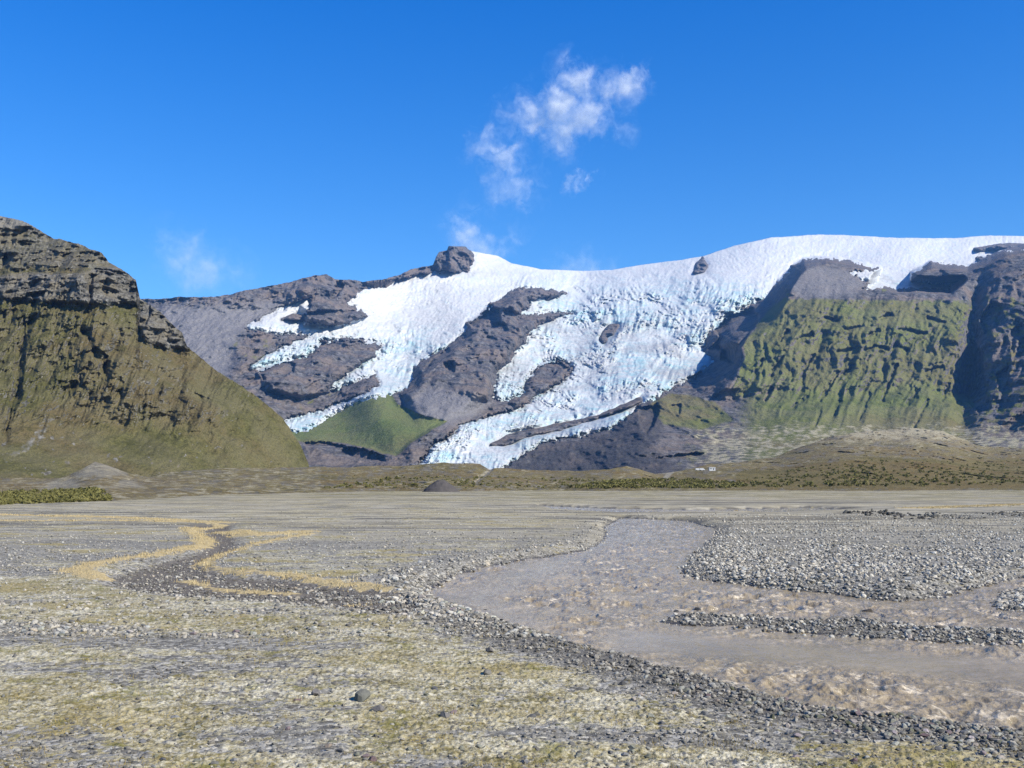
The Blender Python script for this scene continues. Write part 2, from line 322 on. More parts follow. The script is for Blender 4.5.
def build_massif():
    px1 = np.arange(60, 1201, .8); nr = 330
    R = interp(px1, RIDGE)
    # the skyline itself is rough
    dep = np.interp(px1, [60, 400, 455, 600, 1200], [5700, 7000, 7800, 9000, 9600])
    R = R + fbm(px1 / 14., 0 * px1, 0 * px1 + 3.3, 5, .6) * np.where(px1 < 428, 2.2, np.where(px1 < 475, .7, .8))
    t = np.linspace(0, 1, nr)[:, None]
    py = 490 + (R[None] - 490) * t; px = np.broadcast_to(px1[None], py.shape)
    wx = fbm(px / 22., py / 16., 1.3, 4) * 3.2; wy = fbm(px / 22., py / 16., 8.3, 4) * 2.6      # ragged outlines
    qx, qy = px + wx, py + wy
    D = tps(cB)(px, py); Df = tps(cF)(px, py)
    s4 = sdf(qx, qy, L4)
    m4 = ss(s4, -3, np.interp(px, [690, 716, 770, 800, 830], [5, 30, 26, 12, 5])) * np.maximum(ss(py, 410, 385), ss(qx - .0 * py, 690, 800))
    Df = np.where(Df > 4100, 4100 + (Df - 4100) * .55, Df)
    D = D * (1 - m4) + np.minimum(D, Df) * m4
    front = m4
    def raise_(pts, h, wd):
        nonlocal D
        s = sdf(qx, qy, pts); D = D - h * ss(s, -2, wd); return s
    keepD = D; s1 = raise_(N1, 380, 12); D = keepD + (D - keepD) * ss(py, 432, 385); raise_(N1B, 150, 6); sh = raise_(HAT, 120, 6); sb = raise_(BUTT, 220, 7); raise_(BUTT2, 150, 6); sg = sdf(qx, qy, HILLG)
    D = D - 70 * ss(sg, -3, 30)
    # deep ravine on the right and the ridge beyond it
    rav = pdist(qx, qy, [(985, 262), (975, 300), (972, 345), (968, 385), (962, 425)])
    D = D + 260 * np.exp(-(rav / 11)**2) * ss(py, 262, 300) * ss(py, 445, 415)
    # snow
    s = sdf(qx * .45 + px * .55 + fbm(px / 6., py / 5., 4.4, 4, .65) * 6, qy * .45 + py * .55 + fbm(px / 6., py / 5., 9.4, 4, .65) * 5, SNOW) + np.interp(px, [330, 380, 430], [3.8, 2.6, .9])
    for isl in ISLANDS_AND_SHADE: s = np.minimum(s, -sdf(qx, qy, isl))
    s = np.minimum(s, pdist(qx * .6 + px * .4, qy * .6 + py * .4, [(575, 423), (600, 416), (618, 409.5), (640, 400)]) - .9 - 1.6 * fbm(px / 9., py / 6., 2.9, 2))
    ridge_snow = sdf(px, py, [(388, 281), (415, 270), (432, 264), (433, 268), (412, 274)]) ; s = np.maximum(s, ridge_snow - .5)
    hat_snow = pdist(qx, qy, [(452, 258), (457, 262), (463, 272)]) ; s = np.maximum(s, 1.6 - hat_snow)
    P = world(px, py, D)
    X, Y, Z = P[..., 0], P[..., 1], P[..., 2]
    ice = ss(s, -1, 4)
    # rock relief: buttresses, gullies, ledges
    amp = D / 5000.
    slant = px + .42 * (py - 350)
    g1 = ridged(slant / 40. + fbm(px / 70, py / 50, 1.1, 2) * .7, py / 190., 2.7, 3, .5); g2 = ridged(slant / 15. + fbm(px / 40, py / 30, 6.1, 3) * .9, py / 95., 9.1, 3, .5)
    iso = fbm(X / 300., Y / 2600., Z / 240., 7, .58)
    isr = ridged(X / 150., Y / 2600., Z / 210., 4)
    st = strata(Z, 118., fbm(X / 700., Y / 700., Z / 400., 4) * 1.5)
    st2 = strata(Z, 41., fbm(X / 300., Y / 300., Z / 200., 4) * 1.4)
    dark = ss(px, 930, 990)
    fl = front * ss(py, 262, 300) * ss(py, 440, 405)
    fine = ridged(X / 52., Y / 900., Z / 62., 3); patch = ss(fbm(px / 24., py / 13., 6.9, 3), -.15, .3); patch2 = ss(fbm(px / 15., py / 8., 2.9, 3), -.1, .3)
    disp = amp * ((iso * 230 + isr * 120) * (1 - .84 * front) + fine * (42 - 18 * front)) + fl * (g1 * 125 + g2 * 46 + dark * isr * 90) + patch * st * (58 - 36 * front) + patch2 * st2 * (22 - 6 * front)
    disp = disp + amp * ss(s1, -4, 10) * (ridged(X / 210. + .3, Y / 2600., Z / 190., 3) * 160 + iso * 90)
    soft = 1 - .85 * ss(sg, -2, 3)                                             # the smooth turf hill
    soft *= 1 - .62 * ss(py, 425, 455) * ss(px, 640, 720)
    scr = ss(sdf(px, py, [(400, 400), (430, 385), (470, 392), (492, 402), (480, 416), (440, 430), (408, 412)]), -6, 8)
    scr = np.maximum(scr, ss(sdf(px, py, [(160, 305), (290, 300), (240, 335), (230, 380), (200, 400), (160, 330)]), -8, 10))
    scr = np.maximum(scr, .8 * ss(sdf(px, py, [(786, 280), (810, 264), (850, 270), (870, 285), (850, 296), (800, 300)]), -5, 6))
    soft *= 1 - .55 * scr
    kx, ky = px + wx * .7 + fbm(px / 5., py / 5., 6.6, 3) * 2.2, py + wy * .7 + fbm(px / 5., py / 5., 1.6, 3) * 2.0
    Drock = carve(D - disp * soft * (1 - ice), kx, ky, SHADE_CLEFTS, SHADE_GROOVES, 3.0 - 1.8 * front) + 70 * ice
    P = world(px, py, Drock); n = grid_normals(P); up = np.abs(n[..., 2])
    nz = fbm(px / 9., py / 6., 3.1, 4)
    s_in = s; grass = ss(py + nz * 24 + fbm(px / 40., 0 * py, 2.2, 3) * 22, 284, 300) * front * ss(sdf(px + wx * 2.2, py + wy, [(722, 470), (726, 405), (738, 372), (744, 345), (754, 325), (770, 300), (800, 270), (1300, 270), (1300, 470)]), -2, 5) * (1 - .75 * ss(px + nz * 30, 950, 985)) * ss(up + nz * .25, .12, .36)
    grass = grass * (1 - .85 * ss(sdf(px, py, [(786, 285), (860, 262), (880, 290), (970, 292), (970, 302), (850, 302), (800, 300)]), -3, 6))
    low = ss(py + nz * 10, 395, 420) * ss(px + nz * 30 + (py - 430) * .6, 650, 720) * (.42 + .3 * nz) * ss(up + nz * .3, .1, .4); grass = np.maximum(grass, low)
    grass = np.maximum(grass, ss(sg, -2, 2) * 1.1)
    grass = np.maximum(grass, .95 * ss(sdf(qx, qy, [(645, 405), (672, 392), (715, 400), (735, 420), (700, 432), (665, 425)]), -4, 6))
    grass = np.maximum(grass, .55 * ss(nz, -.1, .4) * ss(sdf(px, py, [(225, 335), (270, 335), (300, 345), (290, 355), (250, 365), (225, 350)]), -6, 6))
    grass = np.maximum(grass, .6 * ss(nz, -.1, .4) * ss(sdf(px, py, [(275, 395), (330, 385), (345, 395), (300, 412), (272, 410)]), -6, 6))
    grass = np.maximum(grass, .75 * ss(nz, -.2, .3) * ss(px, 975, 990) * ss(py, 285, 300))
    pale = (.55 + .4 * nz) * ss(py, 405, 435) * ss(px, 640, 720); lush = np.maximum((.45 + .3 * nz) * ss(sg, -2, 2), .22 * fl * (1 - dark))
    basalt = np.maximum(.9 * ss(sdf(qx, qy, [(495, 480), (530, 448), (600, 434), (640, 410), (662, 398), (668, 425), (650, 450), (690, 470), (690, 485)]), -6, 8), 0 * px) * ss(nz, -.7, -.1)
    PB = np.concatenate([P, back_rows(P, 60)]); nb = 7
    ext = lambda a: np.concatenate([a, np.repeat(a[-1:], nb, 0)]).ravel()
    V = PB.reshape(-1, 3); Fc = grid_faces(*PB.shape[:2])
    me = mesh_np('mountain', V, Fc, M_back, {'grass': ext(grass), 'scree': ext(scr), 'pale': ext(pale), 'lush': ext(lush), 'basalt': ext(basalt)})
    link('mountain', me, kind='structure', category='mountain', label='dark basalt massif with a green buttress on its right, under a white glacier')
    # glacier body
    icef = np.maximum(ss(py + nz * 10, 268, 305) * ss(px, 470, 560), .8 * ss(py + nz * 10, 318, 350))
    flow = np.where(px < 470, .55, 1.0)
    ax = px + .55 * py * flow; ay = py - .45 * px * flow
    wob = fbm(px / 40., py / 30., 2.2, 3)
    lx = px + .38 * py; c1 = ridged(lx / 6.5 + wob * 1.5, py / 22. + wob, 5.5, 3); c2 = ridged(ax / 30. + wob * 2, ay / 7. + wob * 3.2, 1.1, 4); c4 = ridged(lx / 15. + wob * 2, py / 12. + wob * 2, 8.8, 4, .65)
    c3 = fbm(px / 2.4, py / 1.9, 7.1, 2); big = fbm(px / 50., py / 22., 3.8, 4)
    th = 46 * ss(s, -.8, 7) - 6
    ser = icef * (c1 * (40 + 120 * ss(big, -.2, .3)) + c2 * (80 - 50 * ss(big, -.2, .3)) + c4 * (30 + 70 * ss(fbm(px / 60., py / 40., 3.1, 2), -.1, .3)) + c3 * 34) * ss(s, 0, 5) * (.45 + .8 * ss(fbm(px / 34., py / 22., 6.2, 3), -.3, .3)) + (1 - icef) * (c1 * 8 + c2 * 16 + c3 * 12)
    Dg = D - th - (ser + big * 75) * (D / 6500.)
    Pg = world(px, py, Dg)
    keep = s > -1.2
    Pg = np.concatenate([Pg, back_rows(Pg, 60)]); keep = np.concatenate([keep, np.repeat(keep[-1:], nb, 0)])
    Fc = grid_faces(*Pg.shape[:2]); kv = keep.ravel()
    Fc = Fc[kv[Fc].all(1)]
    used = np.zeros(kv.size, bool); used[Fc] = True; idx = np.cumsum(used) - 1
    dirt = .35 + .65 * ss(px, 440, 560) * ss(py, 300, 330) - .3 * ss(px, 690, 760)
    dirt = np.maximum(dirt, 2.0 * ss(s, 4.5, 0) * ss(fbm(px / 12., py / 12., 5.8, 3), -.15, .3))
    dirt = np.maximum(dirt, .8 * ss(sdf(px, py, [(850, 272), (920, 266), (1000, 250), (1024, 243), (1024, 249), (950, 284), (870, 288)]), -6, 4)) * ss(py, 250, 275)
    me = mesh_np('glacier', Pg.reshape(-1, 3)[used], idx[Fc], M_ice, {'ice': ext(.3 * (c2 > .7) + (.35 + .9 * ss(big, -.3, .3)) * icef)[used], 'dirt': ext(dirt)[used]})
    link('glacier', me, kind='structure', category='glacier', label='white crevassed glacier pouring in two branches down the dark massif')
build_massif()

# ---- left mountain
def build_left():
    px1 = np.arange(-260, 312, .6); nr = 420
    R = interp(px1, [(-260, 150), (-100, 190), (0, 216), (23, 221), (51, 237), (82, 245), (102, 253), (109, 262), (125, 271), (136, 281), (140, 299), (146, 302), (160, 311), (172, 325), (182, 333), (187, 347), (211, 366),
                     (234, 382), (258, 397), (279, 415), (289, 427), (301, 446), (308, 462), (312, 480)])
    R = R + fbm(px1 / 10., 0 * px1, 5.5, 5, .65) * 2.6
    t = np.linspace(0, 1, nr)[:, None]
    py = 486 + (R[None] - 486) * t; px = np.broadcast_to(px1[None], py.shape)
    D = tps([(-260, 486, 700), (0, 480, 850), (150, 478, 1000), (312, 482, 1290), (-260, 150, 1500), (0, 216, 1680), (60, 240, 1620), (137, 282, 1500), (142, 300, 1480), (187, 348, 1430), (250, 392, 1370), (300, 446, 1315),
             (0, 300, 1400), (80, 303, 1370), (80, 275, 1400), (30, 250, 1560), (60, 380, 1190), (150, 400, 1200), (200, 420, 1200), (100, 340, 1270), (-150, 350, 1200), (120, 440, 1080), (240, 450, 1160)])(px, py)
    wx = fbm(px / 20., py / 16., 1.3, 4) * 5; wy = fbm(px / 20., py / 16., 8.3, 4) * 4
    qx, qy = px + wx, py + wy
    cl = np.maximum(ss(sdf(qx, qy, [(-260, 262), (0, 275), (40, 272), (75, 274), (110, 266), (125, 268), (145, 280), (145, 304), (100, 304), (45, 303), (0, 298), (-260, 300)]), -3, 4),
                    ss(sdf(qx, qy, [(138, 304), (160, 300), (190, 330), (192, 349), (150, 346), (138, 325)]), -3, 4))
    D = D - 30 * cl
    g = lambda pts, w: np.exp(-(pdist(qx, qy, pts) / w)**2)
    gul = g([(28, 318), (20, 345), (18, 380), (14, 405), (4, 440)], 5) * 1.3 + g([(85, 335), (95, 352), (105, 365), (106, 375)], 4) + .8 * g([(90, 275), (91, 300)], 2.4) + .9 * g([(37, 285), (33, 302)], 4) \
        + .9 * g([(141, 300), (139, 325)], 3) + .6 * g([(70, 345), (62, 380), (50, 400)], 3) + .6 * g([(190, 395), (205, 405)], 4) + .7 * g([(-40, 300), (-60, 400)], 6) + .5 * g([(120, 330), (115, 350)], 3)
    P = world(px, py, D); X, Y, Z = P[..., 0], P[..., 1], P[..., 2]
    rough = ss(py, 445, 400) * (1 - .55 * ss(px - 1.0 * (py - 340), 130, 175) * ss(py, 335, 350)) * .85 + .15
    slant = px + .38 * (py - 350)
    D = 1120 + (D - 1120) * np.where(D > 1120, .68, 1); P = world(px, py, D); X, Y, Z = P[..., 0], P[..., 1], P[..., 2]
    g1 = ridged(slant / 40., py / 120., 4.7, 4); iso = fbm(X / 55., Y / 600., Z / 62., 6, .56); isr = ridged((X + .38 * Z) / 34., Y / 600., Z / 60., 4)
    st = strata(Z, 31., fbm(X / 170., Y / 170., Z / 90., 4) * 1.4); st2 = strata(Z, 11., fbm(X / 80., Y / 80., Z / 50., 4) * 1.3)
    up_ = ss(py, 285, 262); patch = ss(fbm(px / 22., py / 11., 6.9, 3), -.1, .3); patch2 = ss(fbm(px / 13., py / 7., 2.9, 3), -.1, .3)
    LC = [([(84, 252), (92, 246), (101, 250), (98, 262), (88, 262)][::1], 0)]
    LC = [([(29, 294), (45, 290), (43, 303), (35, 304)], 9), ([(20, 274), (29, 272), (29, 282), (22, 280)], 6), ([(139, 306), (150, 302), (152, 312), (146, 326), (139, 324)], 9), ([(80, 331), (91, 330), (92, 341), (84, 340)], 7),  # dark spots, gully and crack sunk as recesses to hold shade
          ([(84, 352), (96, 346), (109, 356), (107, 374), (102, 374), (101, 360)], 9), ([(17, 318), (25, 314), (26, 345), (24, 380), (14, 405), (8, 432), (3, 435), (12, 395), (15, 350)], 9), ([(88, 274), (94, 274), (93, 306), (89, 305)], 7),
          ([(187, 396), (196, 393), (212, 400), (208, 405), (192, 402)], 5), ([(57, 426), (78, 414), (76, 420), (60, 431)], 5), ([(-2, 314), (7, 310), (6, 322), (0, 326)], 6), ([(59, 372), (64, 366), (62, 388), (57, 388)], 5), ([(77, 372), (84, 366), (80, 384)], 5)]
    D = carve(D, px + .5 * wx, py + .5 * wy, LC, (), 1.0)
    D = D + 10 * gul - rough * (g1 * 32 + isr * 13 + patch * st * (6 + 15 * up_) * rough + patch2 * st2 * (1.6 + 10 * cl + 5 * up_) * rough + ridged(slant / 17., py / 60., 1.7, 3) * 18) - iso * (14 + 22 * rough) - (fbm(X / 30., Y / 300., Z / 34., 5) * 11 + fbm(X / 12., Y / 200., Z / 14., 4) * 8 + ridged(X / 7., Y / 100., Z / 8., 2) * 1.6) * (.55 + .6 * rough)
    P = world(px, py, D); n = grid_normals(P); up = np.abs(n[..., 2]); nz = fbm(px / 7., py / 5., 3.1, 4)
    grass = ss(up + nz * .22, .10, .34) * (1 - .85 * cl) * (1 - .55 * up_)
    outc = ss(nz + .35 * fbm(px / 30., py / 18., 7.7, 3), .30, .42) * (1 - rough) * ss(fbm(px / 34., py / 20., 3.3, 3) + .9 * ss(py - (px - 200) * .75, 395, 420), .1, .5)
    grass = np.maximum(grass, (1 - rough) * ss(nz, -.75, -.2)) * (1 - outc)
    scree = ss(sdf(qx, qy, [(25, 440), (45, 415), (55, 420), (40, 445), (5, 465), (0, 460)]), -3, 4) + ss(sdf(px, py, [(133, 383), (143, 374), (152, 385)]), -2, 2) + ss(sdf(px, py, [(170, 386), (178, 378), (185, 386)]), -2, 2) + ss(py + 0 * px, 232, 226)
    scree = np.clip(scree * .45 + .5 * nz * (scree > .02), 0, 1); grass = grass * (1 - scree)
    PB = np.concatenate([P, back_rows(P, 14)]); ext = lambda a: np.concatenate([a, np.repeat(a[-1:], 7, 0)]).ravel()
    me = mesh_np('hill', PB.reshape(-1, 3), grid_faces(*PB.shape[:2]), M_left, {'grass': ext(grass), 'scree': ext(scree), 'pale': ext(.18 * up_)})
    link('hill', me, kind='structure', category='hill', label='steep olive green hill with grey cliff bands filling the left side')
build_left()

# ---- moraine foothills
HB = [(-400, 512), (0, 506), (110, 502), (200, 496), (350, 492), (512, 491), (1500, 491)]
HT = [(-400, 478), (0, 478), (40, 478), (60, 478), (80, 470), (95, 462), (110, 466), (125, 472), (150, 477), (172, 472), (225, 468), (310, 467), (350, 467), (415, 465), (440, 463), (480, 464), (490, 470), (494, 468.5), (507, 468), (530, 470), (577, 471), (607, 469),
      (627, 466), (640, 469), (655, 474), (680, 471), (710, 464), (740, 462), (775, 457), (800, 447), (830, 437), (860, 432), (913, 428), (942, 431), (982, 446), (1024, 449), (1100, 446), (1500, 430)]
def smooth_interp(px, pts):
    return sum(interp(px + o, pts) for o in (-12, -8, -4, 0, 4, 8, 12)) / 7
def hill_D(px, py):
    b = smooth_interp(px, HB) + fbm(px / 110., 0 * px, 6.3, 2, .4) * 1.3; tp = smooth_interp(px, HT)
    d0 = (H - .3) * F / (b - HY)
    span = smooth_interp(px, [(-400, 260), (0, 330), (200, 330), (500, 260), (600, 270), (700, 600), (780, 1000), (900, 1500), (1500, 1500)])
    t = np.clip((b - py) / (b - tp), 0, 1.2)
    return d0 + span * (t * .55 + t**2.2 * .45)
def build_hills():
    px1 = np.arange(-400, 1500, .9); nr = 120
    b = smooth_interp(px1, HB) + fbm(px1 / 110., 0 * px1, 6.3, 2, .4) * 1.3; tp = interp(px1, HT) + fbm(px1 / 16., 0 * px1, 2.5, 5, .55) * 1.4
    t = np.linspace(-.06, 1, nr)[:, None]
    py = b + (tp - b) * t; px = np.broadcast_to(px1[None], py.shape)
    D = hill_D(px, py)
    P = world(px, py, D); X, Y, Z = P[..., 0], P[..., 1], P[..., 2]
    tt = ss(t + 0 * px, .02, .3); nz0 = fbm(px / 9., py / 4., 7.7, 4)
    D = D - tt * (fbm(X / 60., Y / 140., 1.5, 5) * 42 + fbm(X / 14., Y / 40., 4.4, 4) * 16) * (D / 700.)**.6 
    ragx, ragy = px + nz0 * 7, py + nz0 * 3
    D = D + 40 * np.exp(-(pdist(px, py, [(491, 469), (484, 475), (476, 481)]) / 1.6)**2)                   # cut bank
    P = world(px, py, D)
    nz = fbm(px / 14., py / 4., 5.1, 5) + .5 * fbm(px / 3.5, py / 1.5, 2.1, 3)
    pale = .36 + .32 * ss(py, 452, 430) * ss(px, 780, 860) + .1 * (px < 320) + .42 * nz
    shr = ss(sdf(px, py, [(735, 486), (740, 474), (800, 468), (870, 460), (960, 462), (1100, 458), (1500, 450), (1500, 486)]), -5, 5)
    pale = pale - .5 * shr
    cone = ss(sdf(ragx, ragy, [(70, 478), (94, 461), (112, 466), (128, 474), (105, 476)]), -4, 3) + ss(sdf(ragx, ragy, [(35, 492), (60, 479), (75, 480), (85, 490)]), -3, 3) + ss(sdf(ragx, ragy, [(112, 487), (122, 480), (132, 480), (143, 487)]), -3, 3)
    track = ss(2.4 - pdist(px, py, [(664, 480), (668, 475), (674, 469)]), -.5, 1) + ss(2.2 - pdist(px, py, [(491, 469), (484, 475), (476, 481)]), -.5, 1)
    scree = np.clip(cone * .6 + track, 0, 1)
    grass = np.clip(.60 + .8 * nz + .6 * shr, 0, 1.3) * (1 - scree)
    PB = np.concatenate([P, back_rows(P, 8, 7, .25)]); ext = lambda a: np.concatenate([a, np.repeat(a[-1:], 7, 0)]).ravel()
    me = mesh_np('terrain', PB.reshape(-1, 3), grid_faces(*PB.shape[:2]), M_hill, {'grass': ext(grass), 'scree': ext(scree), 'pale': ext(pale)})
    link('terrain', me, kind='structure', category='terrain', label='low olive brown moraine foothills edging the gravel plain')
build_hills()

# ------------------------------------------------------------------ plain and river
def W(pts): 
    x, y = gnd([p[0] for p in pts], [p[1] for p in pts]); return np.stack([x, y], -1)
RIVER = W([(606, 524), (608, 530), (604, 538), (590, 545), (560, 550), (520, 555), (480, 562), (452, 571), (436, 580), (430, 586), (440, 593), (480, 606), (512, 618), (560, 633), (600, 643), (650, 653), (700, 666), (740, 676),
           (790, 688), (850, 700), (900, 708), (960, 715), (1024, 723), (1300, 760), (1700, 805), (1700, 566), (1024, 571), (1000, 575), (960, 584), (940, 591), (890, 593), (850, 588), (780, 582), (720, 576), (684, 570), (680, 564), (688, 553),
           (698, 543), (712, 533), (716, 526), (685, 518), (622, 515.5)])
BAR = W([(658, 612), (672, 606), (692, 603), (740, 605), (800, 610), (860, 609), (930, 616), (1024, 619), (1300, 625), (1700, 632), (1700, 660), (1300, 647), (1024, 635.5), (900, 628), (800, 622.5), (720, 616.5)])
BAR2 = W([(995, 592), (1003, 585), (1024, 580), (1200, 578), (1200, 602), (1024, 603), (1002, 600)])
RIVER2 = W([(540, 504), (600, 506.5), (700, 508), (800, 506), (860, 508), (780, 512), (690, 511.5), (620, 512), (560, 509)])
DRY = W([(195, 525), (230, 525), (238, 545), (207, 565), (230, 575), (330, 582), (410, 592), (432, 605), (400, 614), (300, 602), (180, 594), (120, 586), (105, 578), (150, 564), (200, 552), (210, 541)])
GRASS = [(W([(-60, 516), (0, 516), (60, 517), (150, 520), (222, 524)]), 1.6), (W([(-60, 523), (0, 522), (100, 522), (200, 523)]), 1.0),
         (W([(222, 525), (187, 530), (206, 540), (200, 547), (150, 558), (95, 566), (76, 573), (98, 582)]), .85), (W([(226, 531), (255, 537), (305, 533)]), 1.4),
         (W([(310, 535), (255, 546), (217, 555), (200, 563), (230, 572), (300, 578), (392, 589)]), .62), (W([(185, 578), (220, 585), (290, 590)]), .5), (W([(348, 601), (380, 602)]), .3),
         (W([(912, 509), (1024, 505), (1300, 505)]), 3.0), (W([(700, 511), (745, 512)]), 1.2)]
def river_d(X, Y):
    r = sdf(X, Y, RIVER)
    r = np.minimum(r, -sdf(X, Y, BAR)); r = np.minimum(r, -sdf(X, Y, BAR2))
    return np.maximum(r, sdf(X, Y, RIVER2))
def wobble(X, Y):
    return X + fbm(X / 1.6, Y / 1.6, 2.2, 3) * .35, Y + fbm(X / 1.6, Y / 1.6, 7.7, 3) * .5
GW = None
def masks(X, Y):
    """plan-view masks of the plain"""
    wx, wy = wobble(X, Y)
    r = river_d(wx, wy)
    dry = sdf(wx, wy, DRY)
    g = np.full(X.shape, 0.)
    for pts, hw in GRASS:
        g = np.maximum(g, ss(hw * .9 * (1 + .9 * fbm(X / 3., Y / 3., 1.1, 2)) - pdist(wx + .25 * fbm(X / .7, Y / .9, 5.2, 3), wy + .5 * fbm(X / .7, Y / .9, 8.2, 3), pts), -.3, .6))
    # moss and lichen lie in bands on the near side of the river, thinning towards the bank
    band = fbm(X / 7., Y / 2.6, 4.4, 4)
    near = ss(Y, 62, 30) * .85 + .15
    m = ss(band * 1.3 + .42 * near, -.15, .40) * ss(r + .6 * fbm(X / 1.5, Y / 1.5, 3.1, 3), -2.0, -3.8) * (1 - ss(dry, -1, .5))
    rightside = sdf(X, Y, W([(610, 519), (600, 500), (1400, 500), (1400, 650), (680, 655), (605, 560)]))
    m = m * (1 - ss(rightside, -1, 1)) * (1 - .32 * ss(Y, 34, 60))
    xg, yg = W([(150, 768)])[0]
    for pts in ([(-80, 740), (60, 722), (150, 758), (165, 790), (-80, 800)], [(-60, 622), (100, 626), (250, 640), (400, 645), (330, 655), (150, 652), (-60, 650)]):
        m = m * (1 - .8 * ss(sdf(wx, wy, W(pts)), -.3, .5))
    return r, dry, g, m
def ground_z(X, Y, r=None, dry=None):
    if r is None: r, dry, _, _ = masks(X, Y)
    z = .42 + .10 * fbm(X / 9., Y / 9., .5, 4) + .035 * fbm(X / 1.1, Y / 1.1, 3.5, 3)
    z = z + .35 * ss(Y, 60, 300) * 0
    z = z - .28 * ss(dry, -1.2, 1.0)
    bank = ss(r, np.where(Y > 38, -1.7, -1.1), np.where(Y > 38, 1.3, .9))
    z = z * (1 - bank) + (-.32) * bank
    low = np.maximum(ss(sdf(X, Y, BAR), -.5, .5), ss(sdf(X, Y, BAR2), -.5, .5)) * (r < 0)
    z = np.where(low > .5, np.minimum(z, .02 + .09 * ss(-r, 0, 1.2)), z)
    return z

def ground_material():
    t = NT('outwash gravel with moss and dry grass'); p = t.pos()
    n0 = t.noise(p, .22, 5, .6); n1 = t.noise(p, 2.3, 6, .65); n2 = t.noise(p, 7.5, 5, .7); n3 = t.noise(t.pos((.7, 1, 1)), 1.0, 6, .68)
    v = t.node('ShaderNodeTexVoronoi', Vector=p, Scale=7.5); vc = v.outputs['Color']; vb = t.node('ShaderNodeSeparateColor', i0=vc).outputs[0]
    v2 = t.node('ShaderNodeTexVoronoi', Vector=p, Scale=2.6)
    stone = t.ramp(vb, [(0, (.08, .076, .066)), (.5, (.19, .18, .155)), (1, (.38, .36, .31))])
    stone = t.mix(t.rng(n1, .45, .7, 0, .6), stone, (.085, .08, .072))
    far = t.mix(t.rng(t.noise(t.pos((.35, 1, 1)), .35, 7, .7), .42, .58), (.11, .102, .08), (.35, .32, .245))
    far = t.mix(t.rng(t.noise(t.pos((.25, .5, 1)), .10, 6, .65), .46, .58, 0, .5), far, (.34, .295, .19))
    far = t.mix(t.rng(t.noise(t.pos((.12, .7, 1)), .10, 6, .65), .53, .60, 0, .65), far, (.065, .06, .052))
    far = t.mix(t.rng(n2, .55, .75, 0, .6), far, (.07, .068, .06))
    far = t.mix(t.math('MULTIPLY', t.rng(t.noise(t.pos((.5, .5, 1)), .06, 6, .65), .45, .58), t.attr('turf')), far, t.mix(t.rng(n1, .35, .65), (.085, .078, .032), (.22, .19, .09)))
    c = t.mix(t.attr('far'), stone, far)
    moss = t.ramp(t.math('ADD', t.math('MULTIPLY', n2, .55), t.math('MULTIPLY', n3, .45)),
                  [(.36, (.06, .052, .02)), (.42, (.15, .128, .055)), (.475, (.27, .238, .145)), (.54, (.40, .37, .27)), (.65, (.56, .53, .43))])
    moss = t.mix(t.rng(n0, .50, .62, 0, .6), moss, (.24, .19, .07))
    moss = t.mix(t.rng(t.noise(p, 1.1, 6, .7), .54, .64, 0, .8), moss, (.13, .12, .025))
    moss = t.mix(t.rng(t.noise(p, 3.7, 6, .75), .56, .64, 0, .85), moss, (.09, .082, .068))
    mf = t.math('ADD', t.attr('moss'), t.math('MULTIPLY', t.math('SUBTRACT', n1, .5), 3.6))
    mf = t.math('ADD', mf, t.math('MULTIPLY', t.math('SUBTRACT', n0, .48), 2.6))
    c = t.mix(t.rng(mf, .50, .72), c, moss)
    straw = t.mix(t.rng(n2, .3, .7), (.25, .19, .085), (.47, .38, .21))
    gf = t.math('ADD', t.math('MULTIPLY', t.attr('straw'), .92), t.math('MULTIPLY', t.math('SUBTRACT', n1, .5), 2.2))
    pass
    c = t.mix(t.math('MULTIPLY', t.attr('bank'), .6), c, (.075, .068, .058))
    c = t.mix(t.math('MULTIPLY', t.attr('bed'), .8), c, t.mix(t.rng(n2, .35, .65), (.045, .038, .031), (.14, .12, .10)))
    c = t.mix(t.rng(gf, .4, .65), c, straw)
    wetm = t.attr('wet')
    c = t.mix(wetm, c, (.05, .045, .04))
    h = t.math('ADD', t.math('MULTIPLY', t.math('SUBTRACT', 1.0, v.outputs['Distance']), .5), t.math('ADD', n2, n1))
    rough = t.math('SUBTRACT', .95, t.math('MULTIPLY', wetm, .5))
    t.bsdf(c, rough, .2, t.bump(h, .07, .9)); return t.m

